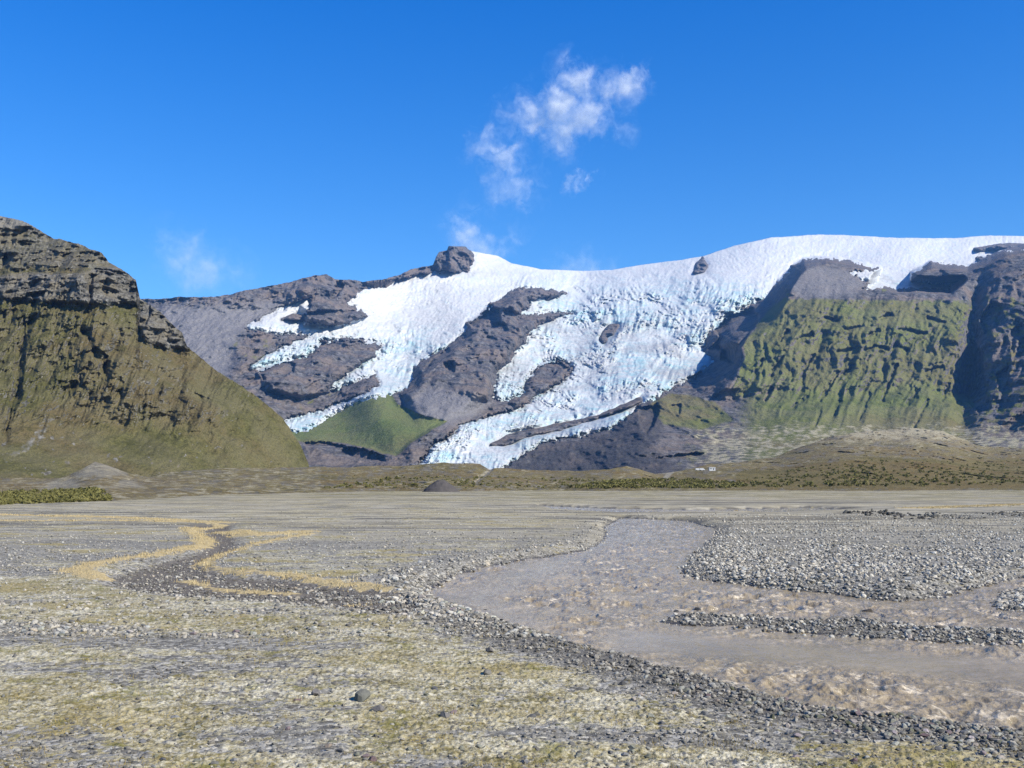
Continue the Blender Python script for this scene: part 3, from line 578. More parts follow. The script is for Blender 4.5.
def build_ground():
    px1 = np.concatenate([np.arange(-900, -60, 6.), np.arange(-60, 1090, .9), np.arange(1090, 1930, 6.)])
    py1 = np.concatenate([np.linspace(1200, 790, 60), np.linspace(788, 560, 330), np.linspace(559.5, 488, 200), np.linspace(487.5, 484.2, 14)])
    px, py = np.meshgrid(px1, py1)
    X, Y = gnd(px, py)
    r, dry, g, m = masks(X, Y)
    z = ground_z(X, Y, r, dry)
    z = z + .04 * m * (np.abs(fbm(X / .18, Y / .26, 6.5, 3)) * 2.2)
    z = z + .10 * np.clip(g, 0, 1)
    z = z - .6 * ss(Y, 420, 900)
    far = ss(Y, 45, 110); bankm = ss(r, -3.0, -2.0) * ss(Y, 40, 30)
    wet = ss(r, -.45, -.1)
    n = X.size
    V = np.stack([X, Y, z], -1).reshape(-1, 3); Fc = grid_faces(*X.shape)
    # the wide sheet under and beyond the modelled plain
    k = np.linspace(-1, 1, 41); gx, gy = np.meshgrid(k * 10000, k * 10000 + 3500)
    far_v = np.stack([gx, gy, np.full(gx.shape, -1.0)], -1).reshape(-1, 3)
    Fc = np.concatenate([Fc, grid_faces(41, 41) + n]); V = np.concatenate([V, far_v]); e = len(far_v)
    cat = lambda a, v: np.concatenate([a.ravel(), np.full(e, v)])
    me = mesh_np('ground', V, Fc, ground_material(), {'moss': cat(m, 0), 'straw': cat(g, 0), 'far': cat(far, 1), 'wet': cat(wet, 0), 'bank': cat(bankm, 0), 'turf': cat(ss(Y, 150, 330), 0), 'bed': cat(ss(dry, -.3, .5), 0)})
    link('ground', me, kind='structure', category='ground', label='flat gravel outwash plain with pale moss and yellow grass bands')
build_ground()

def water_material():
    t = NT('silty meltwater'); p = t.pos()
    n1 = t.noise(t.pos((.8, .6, 1)), 1.5, 7, .66, .5); n2 = t.noise(t.pos((1, .7, 1)), 5.5, 5, .7, .4); n3 = t.noise(p, .3, 4)
    c = t.mix(t.rng(n3, .35, .65), (.215, .172, .102), (.29, .232, .145))
    foam = t.math('MULTIPLY', t.rng(t.math('ADD', t.math('MULTIPLY', n1, .6), t.math('MULTIPLY', n2, .4)), .52, .64), t.attr('rapid'))
    c = t.mix(foam, c, (.60, .52, .39))
    c = t.mix(t.math('MULTIPLY', t.rng(n2, .34, .48, .8, 0), t.attr('rapid')), c, (.10, .082, .055))
    rough = t.math('ADD', .07, t.math('MULTIPLY', foam, .5))
    h = t.math('ADD', n1, t.math('MULTIPLY', n2, .5))
    t.bsdf(c, rough, .5, t.node('ShaderNodeBump', Height=h, Distance=.16, Strength=t.rng(t.attr('rapid'), .1, .6, .22, .7)).outputs[0], IOR=1.33); return t.m

def build_river():
    px1 = np.concatenate([np.arange(400, 1100, .8), np.arange(1100, 1720, 5.)])
    py1 = np.concatenate([np.linspace(830, 776, 40), np.linspace(775, 560, 420), np.linspace(559.5, 502, 150)])
    px, py = np.meshgrid(px1, py1)
    X, Y = gnd(px, py, 0.0)
    wx, wy = wobble(X, Y); r = river_d(wx, wy)
    calm = np.maximum(ss(sdf(X, Y, W([(600, 640), (620, 618), (700, 624), (850, 636), (1024, 646), (1300, 660), (1300, 690), (1024, 672), (800, 650), (690, 644)])), -1.2, 1.0), ss(r, 1.0, .1) * .6)
    calm = np.maximum(calm, .7 * ss(sdf(X, Y, W([(430, 586), (520, 558), (600, 547), (560, 562), (500, 590), (560, 625), (500, 610)])), -1, 1))
    rap = np.clip(1 - .85 * calm, 0, 1) * (.55 + .45 * ss(fbm(X / 3.5, Y / 3.5, 3.3, 2), -.25, .25))
    wob = fbm(X / 2., Y / 2., 6.6, 3)
    wv = ridged(X / 1.1 + wob, Y / 1.5 + wob, 4.1, 3) - .5; w2 = fbm(X / .45, Y / .55, 2.9, 3); stand = fbm(X / 1.7 + wob * .5, Y / 1.2, 9.2, 2)
    z = rap * (wv * (.15 + .10 * ss(Y, 24, 45)) + w2 * .10 + fbm(X / .2, Y / .3, 5.9, 2) * .03 + np.clip(stand, 0, 1) * .20) + .008 * w2
    keep = (r > -1.2).ravel()
    Fc = grid_faces(*X.shape); Fc = Fc[keep[Fc].any(1)]
    used = np.zeros(keep.size, bool); used[Fc] = True; idx = np.cumsum(used) - 1
    V = np.stack([X, Y, z], -1).reshape(-1, 3)[used]
    me = mesh_np('river', V, idx[Fc], water_material(), {'rapid': rap.ravel()[used]})
    link('river', me, kind='structure', category='river', label='silty brown glacial river braiding between gravel bars')
build_river()

# ------------------------------------------------------------------ stones
def ico(sub):
    p = (1 + 5**.5) / 2
    v = np.array([(-1, p, 0), (1, p, 0), (-1, -p, 0), (1, -p, 0), (0, -1, p), (0, 1, p), (0, -1, -p), (0, 1, -p), (p, 0, -1), (p, 0, 1), (-p, 0, -1), (-p, 0, 1)], float)
    v /= np.linalg.norm(v, axis=1)[:, None]
    f = np.array([(0, 11, 5), (0, 5, 1), (0, 1, 7), (0, 7, 10), (0, 10, 11), (1, 5, 9), (5, 11, 4), (11, 10, 2), (10, 7, 6), (7, 1, 8), (3, 9, 4), (3, 4, 2), (3, 2, 6), (3, 6, 8), (3, 8, 9), (4, 9, 5), (2, 4, 11), (6, 2, 10), (8, 6, 7), (9, 8, 1)])
    for _ in range(sub):
        mid = {}; v = list(map(tuple, v)); nf = []
        def m(a, b):
            k = (min(a, b), max(a, b))
            if k not in mid:
                q = np.array(v[a]) + np.array(v[b]); q /= np.linalg.norm(q); mid[k] = len(v); v.append(tuple(q))
            return mid[k]
        for a, b, c in f:
            ab, bc, ca = m(a, b), m(b, c), m(c, a); nf += [(a, ab, ca), (b, bc, ab), (c, ca, bc), (ab, bc, ca)]
        v = np.array(v); f = np.array(nf)
    return np.array(v), f
def rock_shape(sub, seed, cuts=9):
    r = np.random.default_rng(seed); v, f = ico(sub)
    for _ in range(cuts):                                            # flat broken faces
        n = r.normal(size=3); n /= np.linalg.norm(n); d = r.uniform(.55, .85)
        k = v @ n; v = v - np.maximum(k - d, 0)[:, None] * n
    v = v * (1 + .10 * fbm(v[:, 0] * 1.7 + seed, v[:, 1] * 1.7, v[:, 2] * 1.7, 3))[:, None]
    return v * np.array([1.0, .78, .6]), f

def stone_material():
    t = NT('basalt river stone'); tc = t.node('ShaderNodeTexCoord').outputs['Object']
    c = t.acol('tone'); n = t.noise(t.pos(), 24, 5, .7)
    c = t.mix(t.rng(n, .35, .7, 0, .55), c, (.05, .048, .045))
    t.bsdf(c, .85, .3, t.bump(n, .012, .8)); return t.m
M_stone = stone_material()

def scatter():
    out = []                    # x, y, size, tone, zone
    def zone(name, n, box, cond, smin, smax, tone_lo, tone_hi, dens=None):
        px = rng.uniform(box[0], box[1], n); u = rng.uniform(0, 1, n)
        py = box[2] + (box[3] - box[2]) * u
        X, Y = gnd(px, py); X = X + rng.normal(0, .05, n)
        r, dry, g, m = masks(X, Y)
        k = cond(X, Y, r, dry, g, m)
        k = k if k.dtype == bool else rng.uniform(0, 1, n) < k
        X, Y, r = X[k], Y[k], r[k]
        s = smin * (smax / smin)**(rng.uniform(0, 1, len(X))**2.0)
        t = rng.uniform(0, 1, len(X))
        out.append((name, X, Y, s, tone_lo + (tone_hi - tone_lo) * t, r))
    # big gravel bar right of the river, and the bank beyond
    zone('bar', 82000, (600, 1300, 514, 600), lambda X, Y, r, d, g, m: (r < .05) & (sdf(X, Y, W([(605, 519), (620, 515), (1300, 511), (1300, 604), (680, 604)])) > -.5) & (rng.uniform(0, 1, len(X)) < .25 + .75 * ss(fbm(X / 5., Y / 8., 7.3, 3), -.3, .1)), .055, .26, .10, .52)
    zone('strip', 9500, (640, 1450, 600, 660), lambda X, Y, r, d, g, m: (r < .25) & (sdf(X, Y, BAR) > -.25), .07, .22, .07, .46)
    zone('point', 1500, (985, 1100, 576, 606), lambda X, Y, r, d, g, m: (r < .2) & (sdf(X, Y, BAR2) > -.4), .07, .22, .07, .46)
    # left bank levee and the plain
    zone('levee', 9000, (380, 640, 520, 620), lambda X, Y, r, d, g, m: ss(r, -3.5, -.6) * (r < .15), .08, .28, .10, .48)
    zone('plain', 60000, (-250, 640, 500, 640), lambda X, Y, r, d, g, m: (r < -.2) * (1 - .92 * g) * (.6 - .45 * m), .05, .21, .10, .40)
    zone('dry', 5000, (90, 440, 522, 616), lambda X, Y, r, d, g, m: (d > -.2) & (r < 0), .05, .17, .04, .13)
    # near bank
    zone('bank', 52000, (420, 1500, 590, 815), lambda X, Y, r, d, g, m: ss(r, -3.6, -1.2) * (r < .12) * (Y < 36), .04, .16, .05, .30)
    zone('moss', 56000, (-250, 1250, 600, 800), lambda X, Y, r, d, g, m: (r < -.6) * (.62 - .58 * m), .022, .10, .07, .32)
    zone('moss', 2600, (-80, 1100, 600, 790), lambda X, Y, r, d, g, m: (r < -.6) * (m * .8), .04, .15, .07, .2)
    zone('moss', 26000, (-80, 1100, 600, 790), lambda X, Y, r, d, g, m: (r < -.6) * (m * .8), .018, .06, .06, .34)
    # dark boulder pile at the far bend
    zone('pile', 900, (845, 940, 505, 524), lambda X, Y, r, d, g, m: np.exp(-((X - 46.5) / 2.6)**2 - ((Y - 126) / 11)**2) * 1.0, .25, .8, .03, .10)
    zone('pile', 1500, (925, 1100, 512, 523), lambda X, Y, r, d, g, m: ss(sdf(X, Y, W([(905, 517), (940, 513), (1300, 513), (1300, 519)])), -9, 4) * ss(fbm(X / 6., Y / 14., 2.7, 3), -.25, .25), .18, .6, .05, .18)
    # stones standing in the water
    zone('shoal', 700, (600, 1080, 585, 645), lambda X, Y, r, d, g, m: ss(r, 1.2, 0) * (r > 0) * .5, .07, .2, .05, .16)
    zone('shoal', 260, (440, 1080, 590, 730), lambda X, Y, r, d, g, m: ss(r, .8, .1) * (r > 0) * .6, .06, .16, .04, .13)
    N = np.concatenate([np.full(len(o[1]), i) for i, o in enumerate(out)]); names = [o[0] for o in out]
    X, Y, S, T, R = (np.concatenate([o[k] for o in out]) for k in (1, 2, 3, 4, 5))
    Z = np.where(R > 0, np.maximum(ground_z(X, Y), -.03), ground_z(X, Y))
    Z = np.where((R <= 0), np.maximum(Z, -.05), Z)
    pl = np.array([n == 'pile' for n in names])[N]
    cx, cy = gnd(893, 516); hump = np.exp(-((X - 46.5) / 2.2)**2 - ((Y - 126) / 9)**2); Z = Z + np.where(pl, rng.uniform(.0, .8, len(X))**2 * hump, 0)
    return names, N, X, Y, Z, S, T

def tone_rgb(T, r):
    warm = r.normal(0, .035, len(T))
    return np.stack([T * (1.07 + warm), T * 1.0, T * (.84 - warm)], -1).clip(.02, .7)

SHAPES0 = [rock_shape(1, k, 7) for k in range(14)]
SHAPES_LO = [rock_shape(0, 50 + k, 5) for k in range(10)]
def assemble(idx_, X, Y, Z, S, RGB, shapes, r):
    Vs, Fs, Cs = [], [], []; base = 0
    pick = r.integers(0, len(shapes), len(idx_))
    for k, (sv, sf) in enumerate(shapes):
        ii = idx_[pick == k]; n = len(ii)
        if not n: continue
        a = r.uniform(0, 6.283, n); ca, sa = np.cos(a), np.sin(a); tl = r.normal(0, .35, n); ct, st = np.cos(tl), np.sin(tl)
        el = r.uniform(.75, 1.25, (n, 3))
        v = sv[None] * el[:, None] * (S[ii] * .56)[:, None, None]
        x, y, z = v[..., 0], v[..., 1], v[..., 2]
        x, z = x * ct[:, None] - z * st[:, None], x * st[:, None] + z * ct[:, None]
        x, y = x * ca[:, None] - y * sa[:, None], x * sa[:, None] + y * ca[:, None]
        v = np.stack([x + X[ii][:, None], y + Y[ii][:, None], z + (Z[ii] + .16 * S[ii])[:, None]], -1)
        Vs.append(v.reshape(-1, 3)); Fs.append((sf[None] + (np.arange(n) * len(sv))[:, None, None] + base).reshape(-1, 3)); Cs.append(np.repeat(RGB[ii], len(sv), 0)); base += n * len(sv)
    return np.concatenate(Vs), np.concatenate(Fs), np.concatenate(Cs)

def build_stones():
    names, N, X, Y, Z, S, T = scatter()
    RGB = tone_rgb(T, rng)
    app = S / Y; app[(np.abs((X / Y) * F) > 500)] *= .2
    pyp = HY + (H - Z) / Y * F; app[pyp > 764] *= .2
    order = np.argsort(-app)
    big = order[:285]; rest = order[285:]
    near = rest[app[rest] > .0035]; farr = rest[app[rest] <= .0035]
    v1, f1, c1 = assemble(near, X, Y, Z, S, RGB, SHAPES0, rng); v2, f2, c2 = assemble(farr, X, Y, Z, S, RGB, SHAPES_LO, rng)
    me = mesh_np('gravel', np.concatenate([v1, v2]), np.concatenate([f1, f2 + len(v1)]), M_stone, {'tone': np.concatenate([c1, c2])}, smooth=False)
    link('gravel', me, kind='stuff', category='gravel', label='loose grey stones covering the plain, banks and river bars')
    lab = {'bar': ('grey stone on the wide gravel bar across the river', 'stones on the wide gravel bar'), 'strip': ('grey stone on the narrow gravel strip between two river channels', 'stones on the narrow gravel strip'),
           'point': ('grey stone on the gravel point at the right edge', 'stones on the gravel point'), 'levee': ('grey stone on the pale gravel levee beside the river bend', 'stones on the levee'),
           'plain': ('grey stone lying on the open plain left of the river', 'stones on the open plain'), 'dry': ('dark stone in the dry channel between yellow grass edges', 'stones in the dry channel'),
           'bank': ('dark stone on the near bank along the river edge', 'stones along the near river bank'), 'moss': ('grey stone lying among pale moss in the foreground', 'stones among the foreground moss'),
           'pile': ('black boulder in the dark pile at the far bend', 'boulders in the dark pile'), 'shoal': ('wet dark stone standing in the shallow river water', 'stones standing in the shallows')}
    meshes = {}
    def stone(x, y, z, s, rgb, label, group, k, squash=1.0):
        key = (k, tuple(np.round(rgb, 2)))
        if key not in meshes:
            sv, sf = rock_shape(2, 200 + k, 11)
            meshes[key] = mesh_np('stone', sv, sf, M_stone, {'tone': np.tile(np.round(rgb, 2), (len(sv), 1))}, smooth=False)
        o = link('stone', meshes[key], category='stone', label=label)
        if group: o['group'] = group
        o.location = (x, y, z + .14 * s); o.scale = (s * .56, s * .56, s * .56 * squash); o.rotation_euler = (rng.normal(0, .25), rng.normal(0, .25), rng.uniform(0, 6.28))
        return o
    for i in big:
        l, g = lab[names[N[i]]]
        stone(X[i], Y[i], Z[i], S[i], np.clip(np.round(RGB[i] / .04) * .04, .04, .5), l, g, int(rng.integers(0, 12)))
    solo = [(361, 706, .36, (.12, .115, .105), 'rounded grey boulder, the largest stone in the mossy foreground'), (377, 717, .26, (.13, .12, .11), 'grey stone just below the largest foreground boulder'),
            (316, 700, .28, (.14, .13, .12), 'grey stone on moss left of the largest foreground boulder'), (445, 722, .2, (.13, .12, .11), 'small grey stone on pale moss right of the two boulders'),
            (937, 707, .34, (.035, .033, .03), 'dark wet stone standing at the water edge off the near bank'), (487, 677, .26, (.15, .14, .12), 'light grey stone beside a green moss tuft'),
            (490, 655, .25, (.11, .1, .09), 'grey stone at the mossy edge below the river bank'), (485, 600, .22, (.03, .03, .03), 'black stone breaking the calm water near the left bank'),
            (478, 592, .16, (.03, .03, .03), 'smaller black stone in the water off the left bank'), (697, 601, .42, (.04, .038, .035), 'dark boulder at the tip of the narrow gravel strip'),
            (677, 602, .26, (.04, .04, .038), 'low dark stone in the water left of the strip tip'), (868, 603, .5, (.06, .052, .045), 'brown boulder between the channel and the narrow gravel strip'),
            (793, 568, .5, (.16, .155, .15), 'grey boulder on the front edge of the wide gravel bar')]
    for px, py, s, rgb, l in solo:
        x, y = gnd(px, py); z = max(float(ground_z(np.array([x]), np.array([y]))[0]), -.06)
        stone(x, y, z, s, rgb, l, None, int(rng.integers(0, 12)), 1.15)
build_stones()

# ------------------------------------------------------------------ grass, shrubs, moss tufts
def leaf_material(name, a, b, scale=3.0):
    t = NT(name); c = t.mix(t.rng(t.noise(t.pos(), scale, 4, .7), .3, .7), a, b)
    t.bsdf(c, .85, .15); return t.m

def blades(x, y, z, hgt, n_per, spread, r, wid=.012):
    n = len(x); m = n * n_per
    X = np.repeat(x, n_per) + r.normal(0, 1, m) * np.repeat(spread, n_per); Y = np.repeat(y, n_per) + r.normal(0, 1, m) * np.repeat(spread, n_per); Z = np.repeat(z, n_per) - .02
    h = np.repeat(hgt, n_per) * r.uniform(.55, 1.15, m); a = r.uniform(0, 6.283, m); ln = h * r.uniform(.15, .8, m); w = np.full(m, wid) * np.sqrt(Y / 25.).clip(.8, 4)
    ca, sa = np.cos(a), np.sin(a)
    v = np.zeros((m, 3, 3)); b2 = r.uniform(0, 6.283, m)
    v[:, 0] = np.stack([X - w * np.cos(b2), Y - w * np.sin(b2), Z], -1); v[:, 1] = np.stack([X + w * np.cos(b2), Y + w * np.sin(b2), Z], -1); v[:, 2] = np.stack([X + ln * ca, Y + ln * sa, Z + h], -1)
    return v.reshape(-1, 3), np.arange(m * 3).reshape(-1, 3)

def build_grass():
    r = np.random.default_rng(21); xs, ys = [], []
    for pts, hw in GRASS:
        seg = np.diff(pts, axis=0); L = np.linalg.norm(seg, axis=1); n = int(min(L.sum() * hw * 15, 5000))
        k = r.choice(len(seg), n, p=L / L.sum()); t = r.uniform(0, 1, n); off = r.normal(0, .5, n) * hw; p = pts[k] + seg[k] * t[:, None]
        nn = np.stack([-seg[k][:, 1], seg[k][:, 0]], -1) / L[k][:, None]; p = p + nn * off[:, None]; xs.append(p[:, 0]); ys.append(p[:, 1])
    x, y = np.concatenate(xs), np.concatenate(ys); q = fbm(x / 1.3, y / 1.9, 4.9, 3) > -.12; x, y = x[q], y[q]; z = ground_z(x, y)
    v, f = blades(x, y, z + .05, r.uniform(.07, .24, len(x)), 9, np.full(len(x), .13), r)
    link('grass', mesh_np('grass', v, f, leaf_material('dry straw grass', (.20, .15, .065), (.54, .44, .25), 1.6), smooth=False), kind='stuff', category='grass', label='dry yellow grass edging the dry channels on the plain')
    # low foreground growth
    n = 5200; px = r.uniform(-60, 1090, n); py = 600 + 185 * r.uniform(0, 1, n); x, y = gnd(px, py); rr, d, g, m = masks(x, y)
    k = (rr < -.8) & (fbm(x / 2.2, y / 1.4, 8.8, 3) + .2 * m > .12); x, y = x[k], y[k]; z = ground_z(x, y)
    v, f = blades(x, y, z, r.uniform(.04, .12, len(x)), 10, np.full(len(x), .09), r, .006)
    link('undergrowth', mesh_np('undergrowth', v, f, leaf_material('low moor growth', (.13, .11, .025), (.34, .25, .09), 1.2), smooth=False), kind='stuff', category='undergrowth', label='low olive and straw tufts in the mossy foreground')
build_grass()

def build_shrubs():
    r = np.random.default_rng(33); Vs, Fs, base = [], [], 0
    def patch(n, poly, smin, smax, fn):
        nonlocal base
        poly = np.asarray(poly, float); px = r.uniform(poly[:, 0].min(), poly[:, 0].max(), n); py = r.uniform(poly[:, 1].min(), poly[:, 1].max(), n)
        k = sdf(px, py, poly) > 0; px, py = px[k], py[k]; n = len(px)
        D = fn(px, py); P = world(px, py, D)
        nl = 34; s = r.uniform(smin, smax, n)
        c = r.normal(size=(n, nl, 3)); c /= np.linalg.norm(c, axis=-1, keepdims=True); c *= r.uniform(.55, 1, (n, nl, 1)); c[..., 2] = np.abs(c[..., 2])
        c = P[:, None] + c * (s[:, None, None] * np.array([1, 1, .8]))
        e1 = r.normal(size=(n, nl, 3)) * (s * .2)[:, None, None]; e2 = r.normal(size=(n, nl, 3)) * (s * .2)[:, None, None]
        v = np.stack([c - e1, c + e1 * .6 + e2, c + e1 - e2 * .3, c - e2], 2).reshape(-1, 3); f = np.arange(len(v)).reshape(-1, 4) + base
        Vs.append(v); Fs.append(f); base += len(v)
    patch(1500, [(-120, 500), (-120, 492), (0, 492), (60, 490), (98, 488), (112, 500), (60, 503), (0, 505)], .5, 1.0, lambda px, py: hill_D(px, py) - 4)
    patch(700, [(565, 488), (600, 482), (650, 479), (690, 479), (745, 484), (740, 488)], .8, 1.7, lambda px, py: hill_D(px, py) - 8)
    patch(1100, [(700, 488), (760, 478), (800, 468), (870, 460), (960, 462), (1100, 458), (1100, 484), (900, 486)], 0.8, 1.7, lambda px, py: hill_D(px, py) - 10)
    patch(500, [(320, 488), (400, 476), (560, 478), (640, 480), (560, 488)], .5, 1.2, lambda px, py: hill_D(px, py) - 6)
    link('shrubbery', mesh_np('shrubbery', np.concatenate(Vs), np.concatenate(Fs), leaf_material('willow scrub leaves', (.07, .070, .02), (.16, .145, .05), .12), smooth=False), kind='stuff', category='shrubbery', label='dark green willow scrub along the foot of the moraine hills')
build_shrubs()

# ------------------------------------------------------------------ small things at the foot of the hills
def prism_mesh(name, prof, y0, y1, mat):
    n = len(prof); V = [(x, y0, z) for x, z in prof] + [(x, y1, z) for x, z in prof]
    me = bpy.data.meshes.new(name); me.from_pydata(V, [], [tuple(range(n)), tuple(range(2 * n - 1, n - 1, -1))] + [(i, i + n, (i + 1) % n + n, (i + 1) % n) for i in range(n)])
    me.update(); me.materials.append(mat); return me
def box_mesh(name, a, b, mat): return prism_mesh(name, [(a[0], a[2]), (b[0], a[2]), (b[0], b[2]), (a[0], b[2])], a[1], b[1], mat)
M_white = mat_plain('white painted boards', (.5, .5, .49)); M_roof = mat_plain('pale roof sheet', (.55, .55, .54)); M_dark = mat_plain('dark glass', (.03, .035, .04), .2); M_tyre = mat_plain('black rubber', (.02, .02, .02))
def empty(name, loc, **props):
    o = bpy.data.objects.new(name, None); COL.objects.link(o); o.location = loc
    for k, v in props.items(): o[k] = v
    return o
def foot(px, py): return world(np.array(px), np.array(py), hill_D(np.array(float(px)), np.array(float(py))) - 25)
def build_small():
    p = foot(712, 470.0); s = p[1] / 1000.
    h = empty('hut', p, category='hut', label='tiny white hut on the moraine slope above the dark scrub')
    link('wall', box_mesh('wall', (-3 * s, -2 * s, -1), (3 * s, 2 * s, 2.2 * s), M_white), h)
    link('roof', prism_mesh('roof', [(-3.3 * s, 2.2 * s), (3.3 * s, 2.2 * s), (3.0 * s, 2.7 * s), (-3.0 * s, 2.7 * s)], -2.3 * s, 2.3 * s, M_roof), h)
    link('door', box_mesh('door', (.8 * s, -2.08 * s, 0), (1.6 * s, -2.003 * s, 1.7 * s), M_dark), h)
    link('window', box_mesh('window', (-2 * s, -2.06 * s, .8 * s), (-.8 * s, -2.003 * s, 1.6 * s), M_dark), h)
    for px, lb in ((702, 'white van parked nearest the tiny hut'), (698, 'small white van parked second from the tiny hut')):
        p = foot(px, 470.6)
        v = empty('van', p, category='van', label=lb, group='vans parked beside the hut')
        link('body', prism_mesh('body', [(-2.2, .4), (2.4, .4), (2.4, 1.2), (1.6, 1.4), (1.1, 2.1), (-2.2, 2.1)], -.95, .95, M_white), v)
        link('windscreen', prism_mesh('windscreen', [(1.63, 1.43), (1.12, 2.05), (1.2, 2.05), (1.71, 1.43)], -.85, .85, M_dark), v)
        for sx in (-1.4, 1.5):
            for sy in (-.98, .8):
                a = np.linspace(0, 6.283, 13)[:-1]
                link('wheel', prism_mesh('wheel', [(sx + .36 * math.cos(t), .38 + .36 * math.sin(t)) for t in a], sy, sy + .18, M_tyre), v)
    # dark gravel heap
    px, py = 441., 489.; D = float(hill_D(np.array(px), np.array(py))) - 30; p = world(np.array(px), np.array(py), np.array(D))
    k = np.linspace(-1, 1, 70); gx, gy = np.meshgrid(k * 9.5, k * 8); rr = np.sqrt((gx / 7.2)**2 + (gy / 7)**2)
    z = 4.9 * np.clip(1 - rr, 0, 1)**.9 + fbm(gx / 2, gy / 2, 3.3, 4) * .5 * (rr < 1.1) - 1.2 * ss(rr, .9, 1.2) + .0
    z = np.minimum(z, 4.1 + .1 * gx)
    t = NT('dark gravel heap'); t.bsdf(t.mix(t.noise(t.pos(), 1.2, 6, .7), (.03, .028, .028), (.10, .09, .085)), .95, .1)
    o = link('gravel_heap', mesh_np('gravel_heap', np.stack([gx, gy, z], -1).reshape(-1, 3), grid_faces(70, 70), t.m), category='gravel heap', label='dark cone shaped gravel heap at the foot of the brown moraine'); o.location = (p[0], p[1], p[2] - .3)
build_small()

# ------------------------------------------------------------------ air and clouds
def build_haze():
    V = np.array([(x, y, z) for x in (-11000, 11000) for y in (-7000, 13900) for z in (-2.5, 2560)], float)
    Fc = np.array([(0, 1, 3, 2), (4, 6, 7, 5), (0, 4, 5, 1), (2, 3, 7, 6), (0, 2, 6, 4), (1, 5, 7, 3)])
    t = NT('thin air'); v = t.node('ShaderNodeVolumePrincipled', Color=(.18, .46, 1.0), Density=1.9e-5, Anisotropy=.1)
    t.l.new(v.outputs[0], t.out.inputs['Volume'])
    link('haze', mesh_np('haze', V, Fc, t.m, smooth=False), kind='stuff', category='haze', label='thin bluish air between the plain and the far massif')
build_haze()

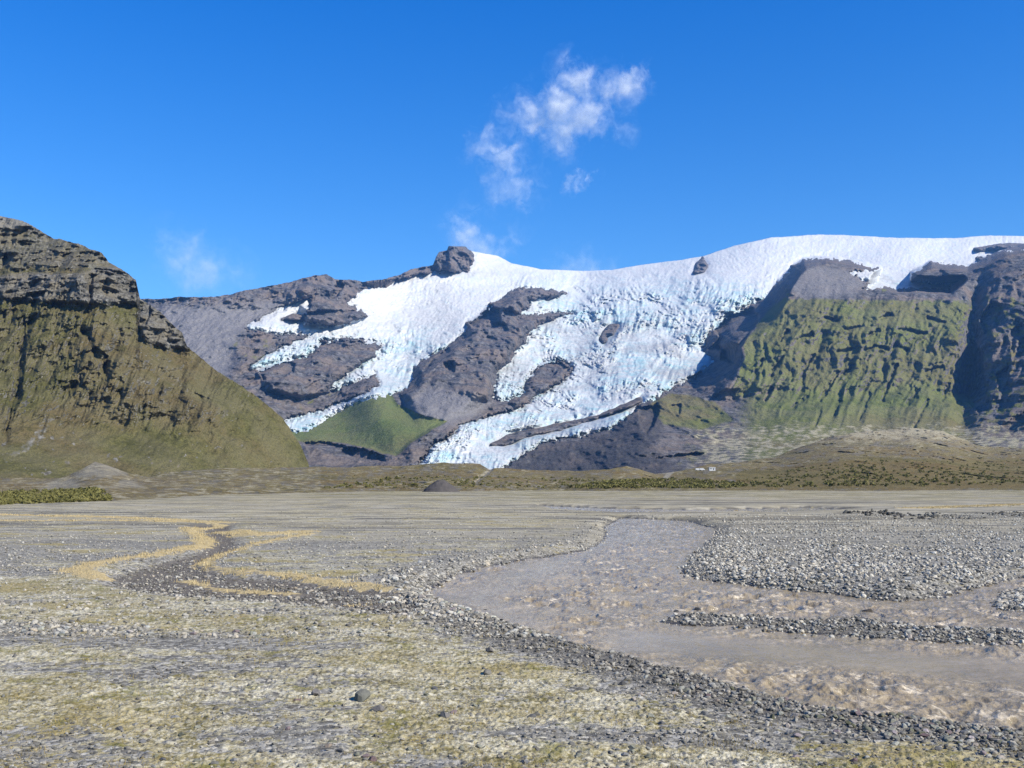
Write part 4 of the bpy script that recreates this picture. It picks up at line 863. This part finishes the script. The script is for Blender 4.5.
def cloud(label, puffs, D, dens, scale, thr, depth=.4, stretch=(1, 1, 1)):
    """puffs: (px, py, r px, weight); a soft body made of wisps inside a hull that follows the puffs"""
    import bmesh
    c = world(np.array([sum(p[0] for p in puffs) / len(puffs)]), np.array([sum(p[1] for p in puffs) / len(puffs)]), np.array([float(D)]))[0]
    k = D / F; bm = bmesh.new()
    for px, py, r, wgt in puffs:
        p = world(np.array([px]), np.array([py]), np.array([float(D)]))[0] - c
        g = bmesh.ops.create_icosphere(bm, subdivisions=3, radius=1.0)
        for v in g['verts']: v.co = Vector((v.co.x * r * k * 1.3 + p[0], v.co.y * r * k * depth * 1.3 + p[1], v.co.z * r * k * 1.3 + p[2]))
    tmp = bpy.data.meshes.new('cloud'); bm.to_mesh(tmp); bm.free()
    o = bpy.data.objects.new('cloud', tmp); COL.objects.link(o)
    md = o.modifiers.new('union', 'REMESH'); md.mode = 'VOXEL'; md.voxel_size = 2.2 * k
    dg = bpy.context.evaluated_depsgraph_get(); me = bpy.data.meshes.new_from_object(o.evaluated_get(dg)); o.modifiers.clear(); o.data = me
    o.location = c; o['category'] = 'cloud'; o['label'] = label
    t = NT('cloud vapour'); tc0 = t.node('ShaderNodeTexCoord').outputs['Object']; acc = None
    nv = t.node('ShaderNodeTexNoise', Vector=tc0, Scale=.045 / k, Detail=4., Roughness=.6).outputs['Color']
    nv = t.node('ShaderNodeVectorMath', {'operation': 'MULTIPLY_ADD'}, i0=nv, i1=(46 * k,) * 3, i2=(-23 * k,) * 3).outputs[0]
    tc = t.node('ShaderNodeVectorMath', {'operation': 'ADD'}, i0=tc0, i1=nv).outputs[0]
    for px, py, r, wgt in puffs:
        p = world(np.array([px]), np.array([py]), np.array([float(D)]))[0] - c
        d = t.node('ShaderNodeVectorMath', {'operation': 'SUBTRACT'}, i0=tc, i1=tuple(p)).outputs[0]
        d = t.node('ShaderNodeVectorMath', {'operation': 'MULTIPLY'}, i0=d, i1=(1 / (r * k), 1 / (r * k * depth), 1 / (r * k))).outputs[0]
        l = t.node('ShaderNodeVectorMath', {'operation': 'LENGTH'}, i0=d).outputs['Value']
        f = t.rng(l, 1.12, .1, 0, wgt); acc = f if acc is None else t.node('ShaderNodeMath', {'operation': 'SMOOTH_MAX'}, i0=acc, i1=f, i2=.25).outputs[0]
    sv = t.node('ShaderNodeVectorMath', {'operation': 'MULTIPLY'}, i0=tc, i1=stretch).outputs[0]
    n = t.noise(sv, scale / k, 8, .72, .6)
    q = t.math('ADD', n, t.math('MULTIPLY', t.math('SUBTRACT', acc, .5), .34))
    dn = t.math('MULTIPLY', t.math('MULTIPLY', t.rng(q, thr, thr + .24), acc), dens / k)
    v = t.node('ShaderNodeVolumePrincipled', Color=(.98, .98, .98), Density=dn, Anisotropy=0.0)
    t.l.new(v.outputs[0], t.out.inputs['Volume']); me.materials.clear(); me.materials.append(t.m)
    try: t.m.cycles.volume_step_rate = .35
    except Exception: pass
    return o
cloud('wispy white cloud floating high above the glacier, the brightest one', [(645, 72, 20, .6), (628, 82, 26, .9), (604, 92, 30, .9), (576, 84, 34, 1), (558, 104, 34, 1), (590, 112, 32, .9), (532, 118, 32, .9), (560, 134, 30, .9), (614, 132, 22, .6), (512, 122, 26, .6)], 11800, .085, .032, .42)
cloud('ragged faint cloud just below left of the brightest wisp', [(488, 150, 28, .8), (504, 162, 32, .9), (518, 184, 28, .7), (524, 206, 22, .55), (500, 192, 24, .5)], 11800, .075, .042, .415)
cloud('tiny slanting cloud scrap alone beneath the brightest wisp', [(571, 185, 12, .8), (581, 178, 13, 1), (592, 171, 12, .8)], 11800, .10, .06, .44)
cloud('thin cloud plume rising from the rocky summit', [(458, 226, 22, .8), (466, 238, 26, .9), (482, 246, 24, .9), (500, 250, 20, .7), (474, 212, 20, .45), (516, 238, 18, .45)], 11800, .06, .045, .41)
cloud('soft grey pink cloud puff above the left valley', [(168, 240, 24, .7), (186, 254, 32, .9), (208, 266, 32, .9), (230, 273, 26, .7), (196, 278, 26, .7)], 11800, .030, .026, .36)
cloud('low small cloud peeking over the glacier skyline', [(565, 268, 22, .6), (588, 268, 24, .9), (608, 270, 18, .6)], 14500, .04, .05, .36)
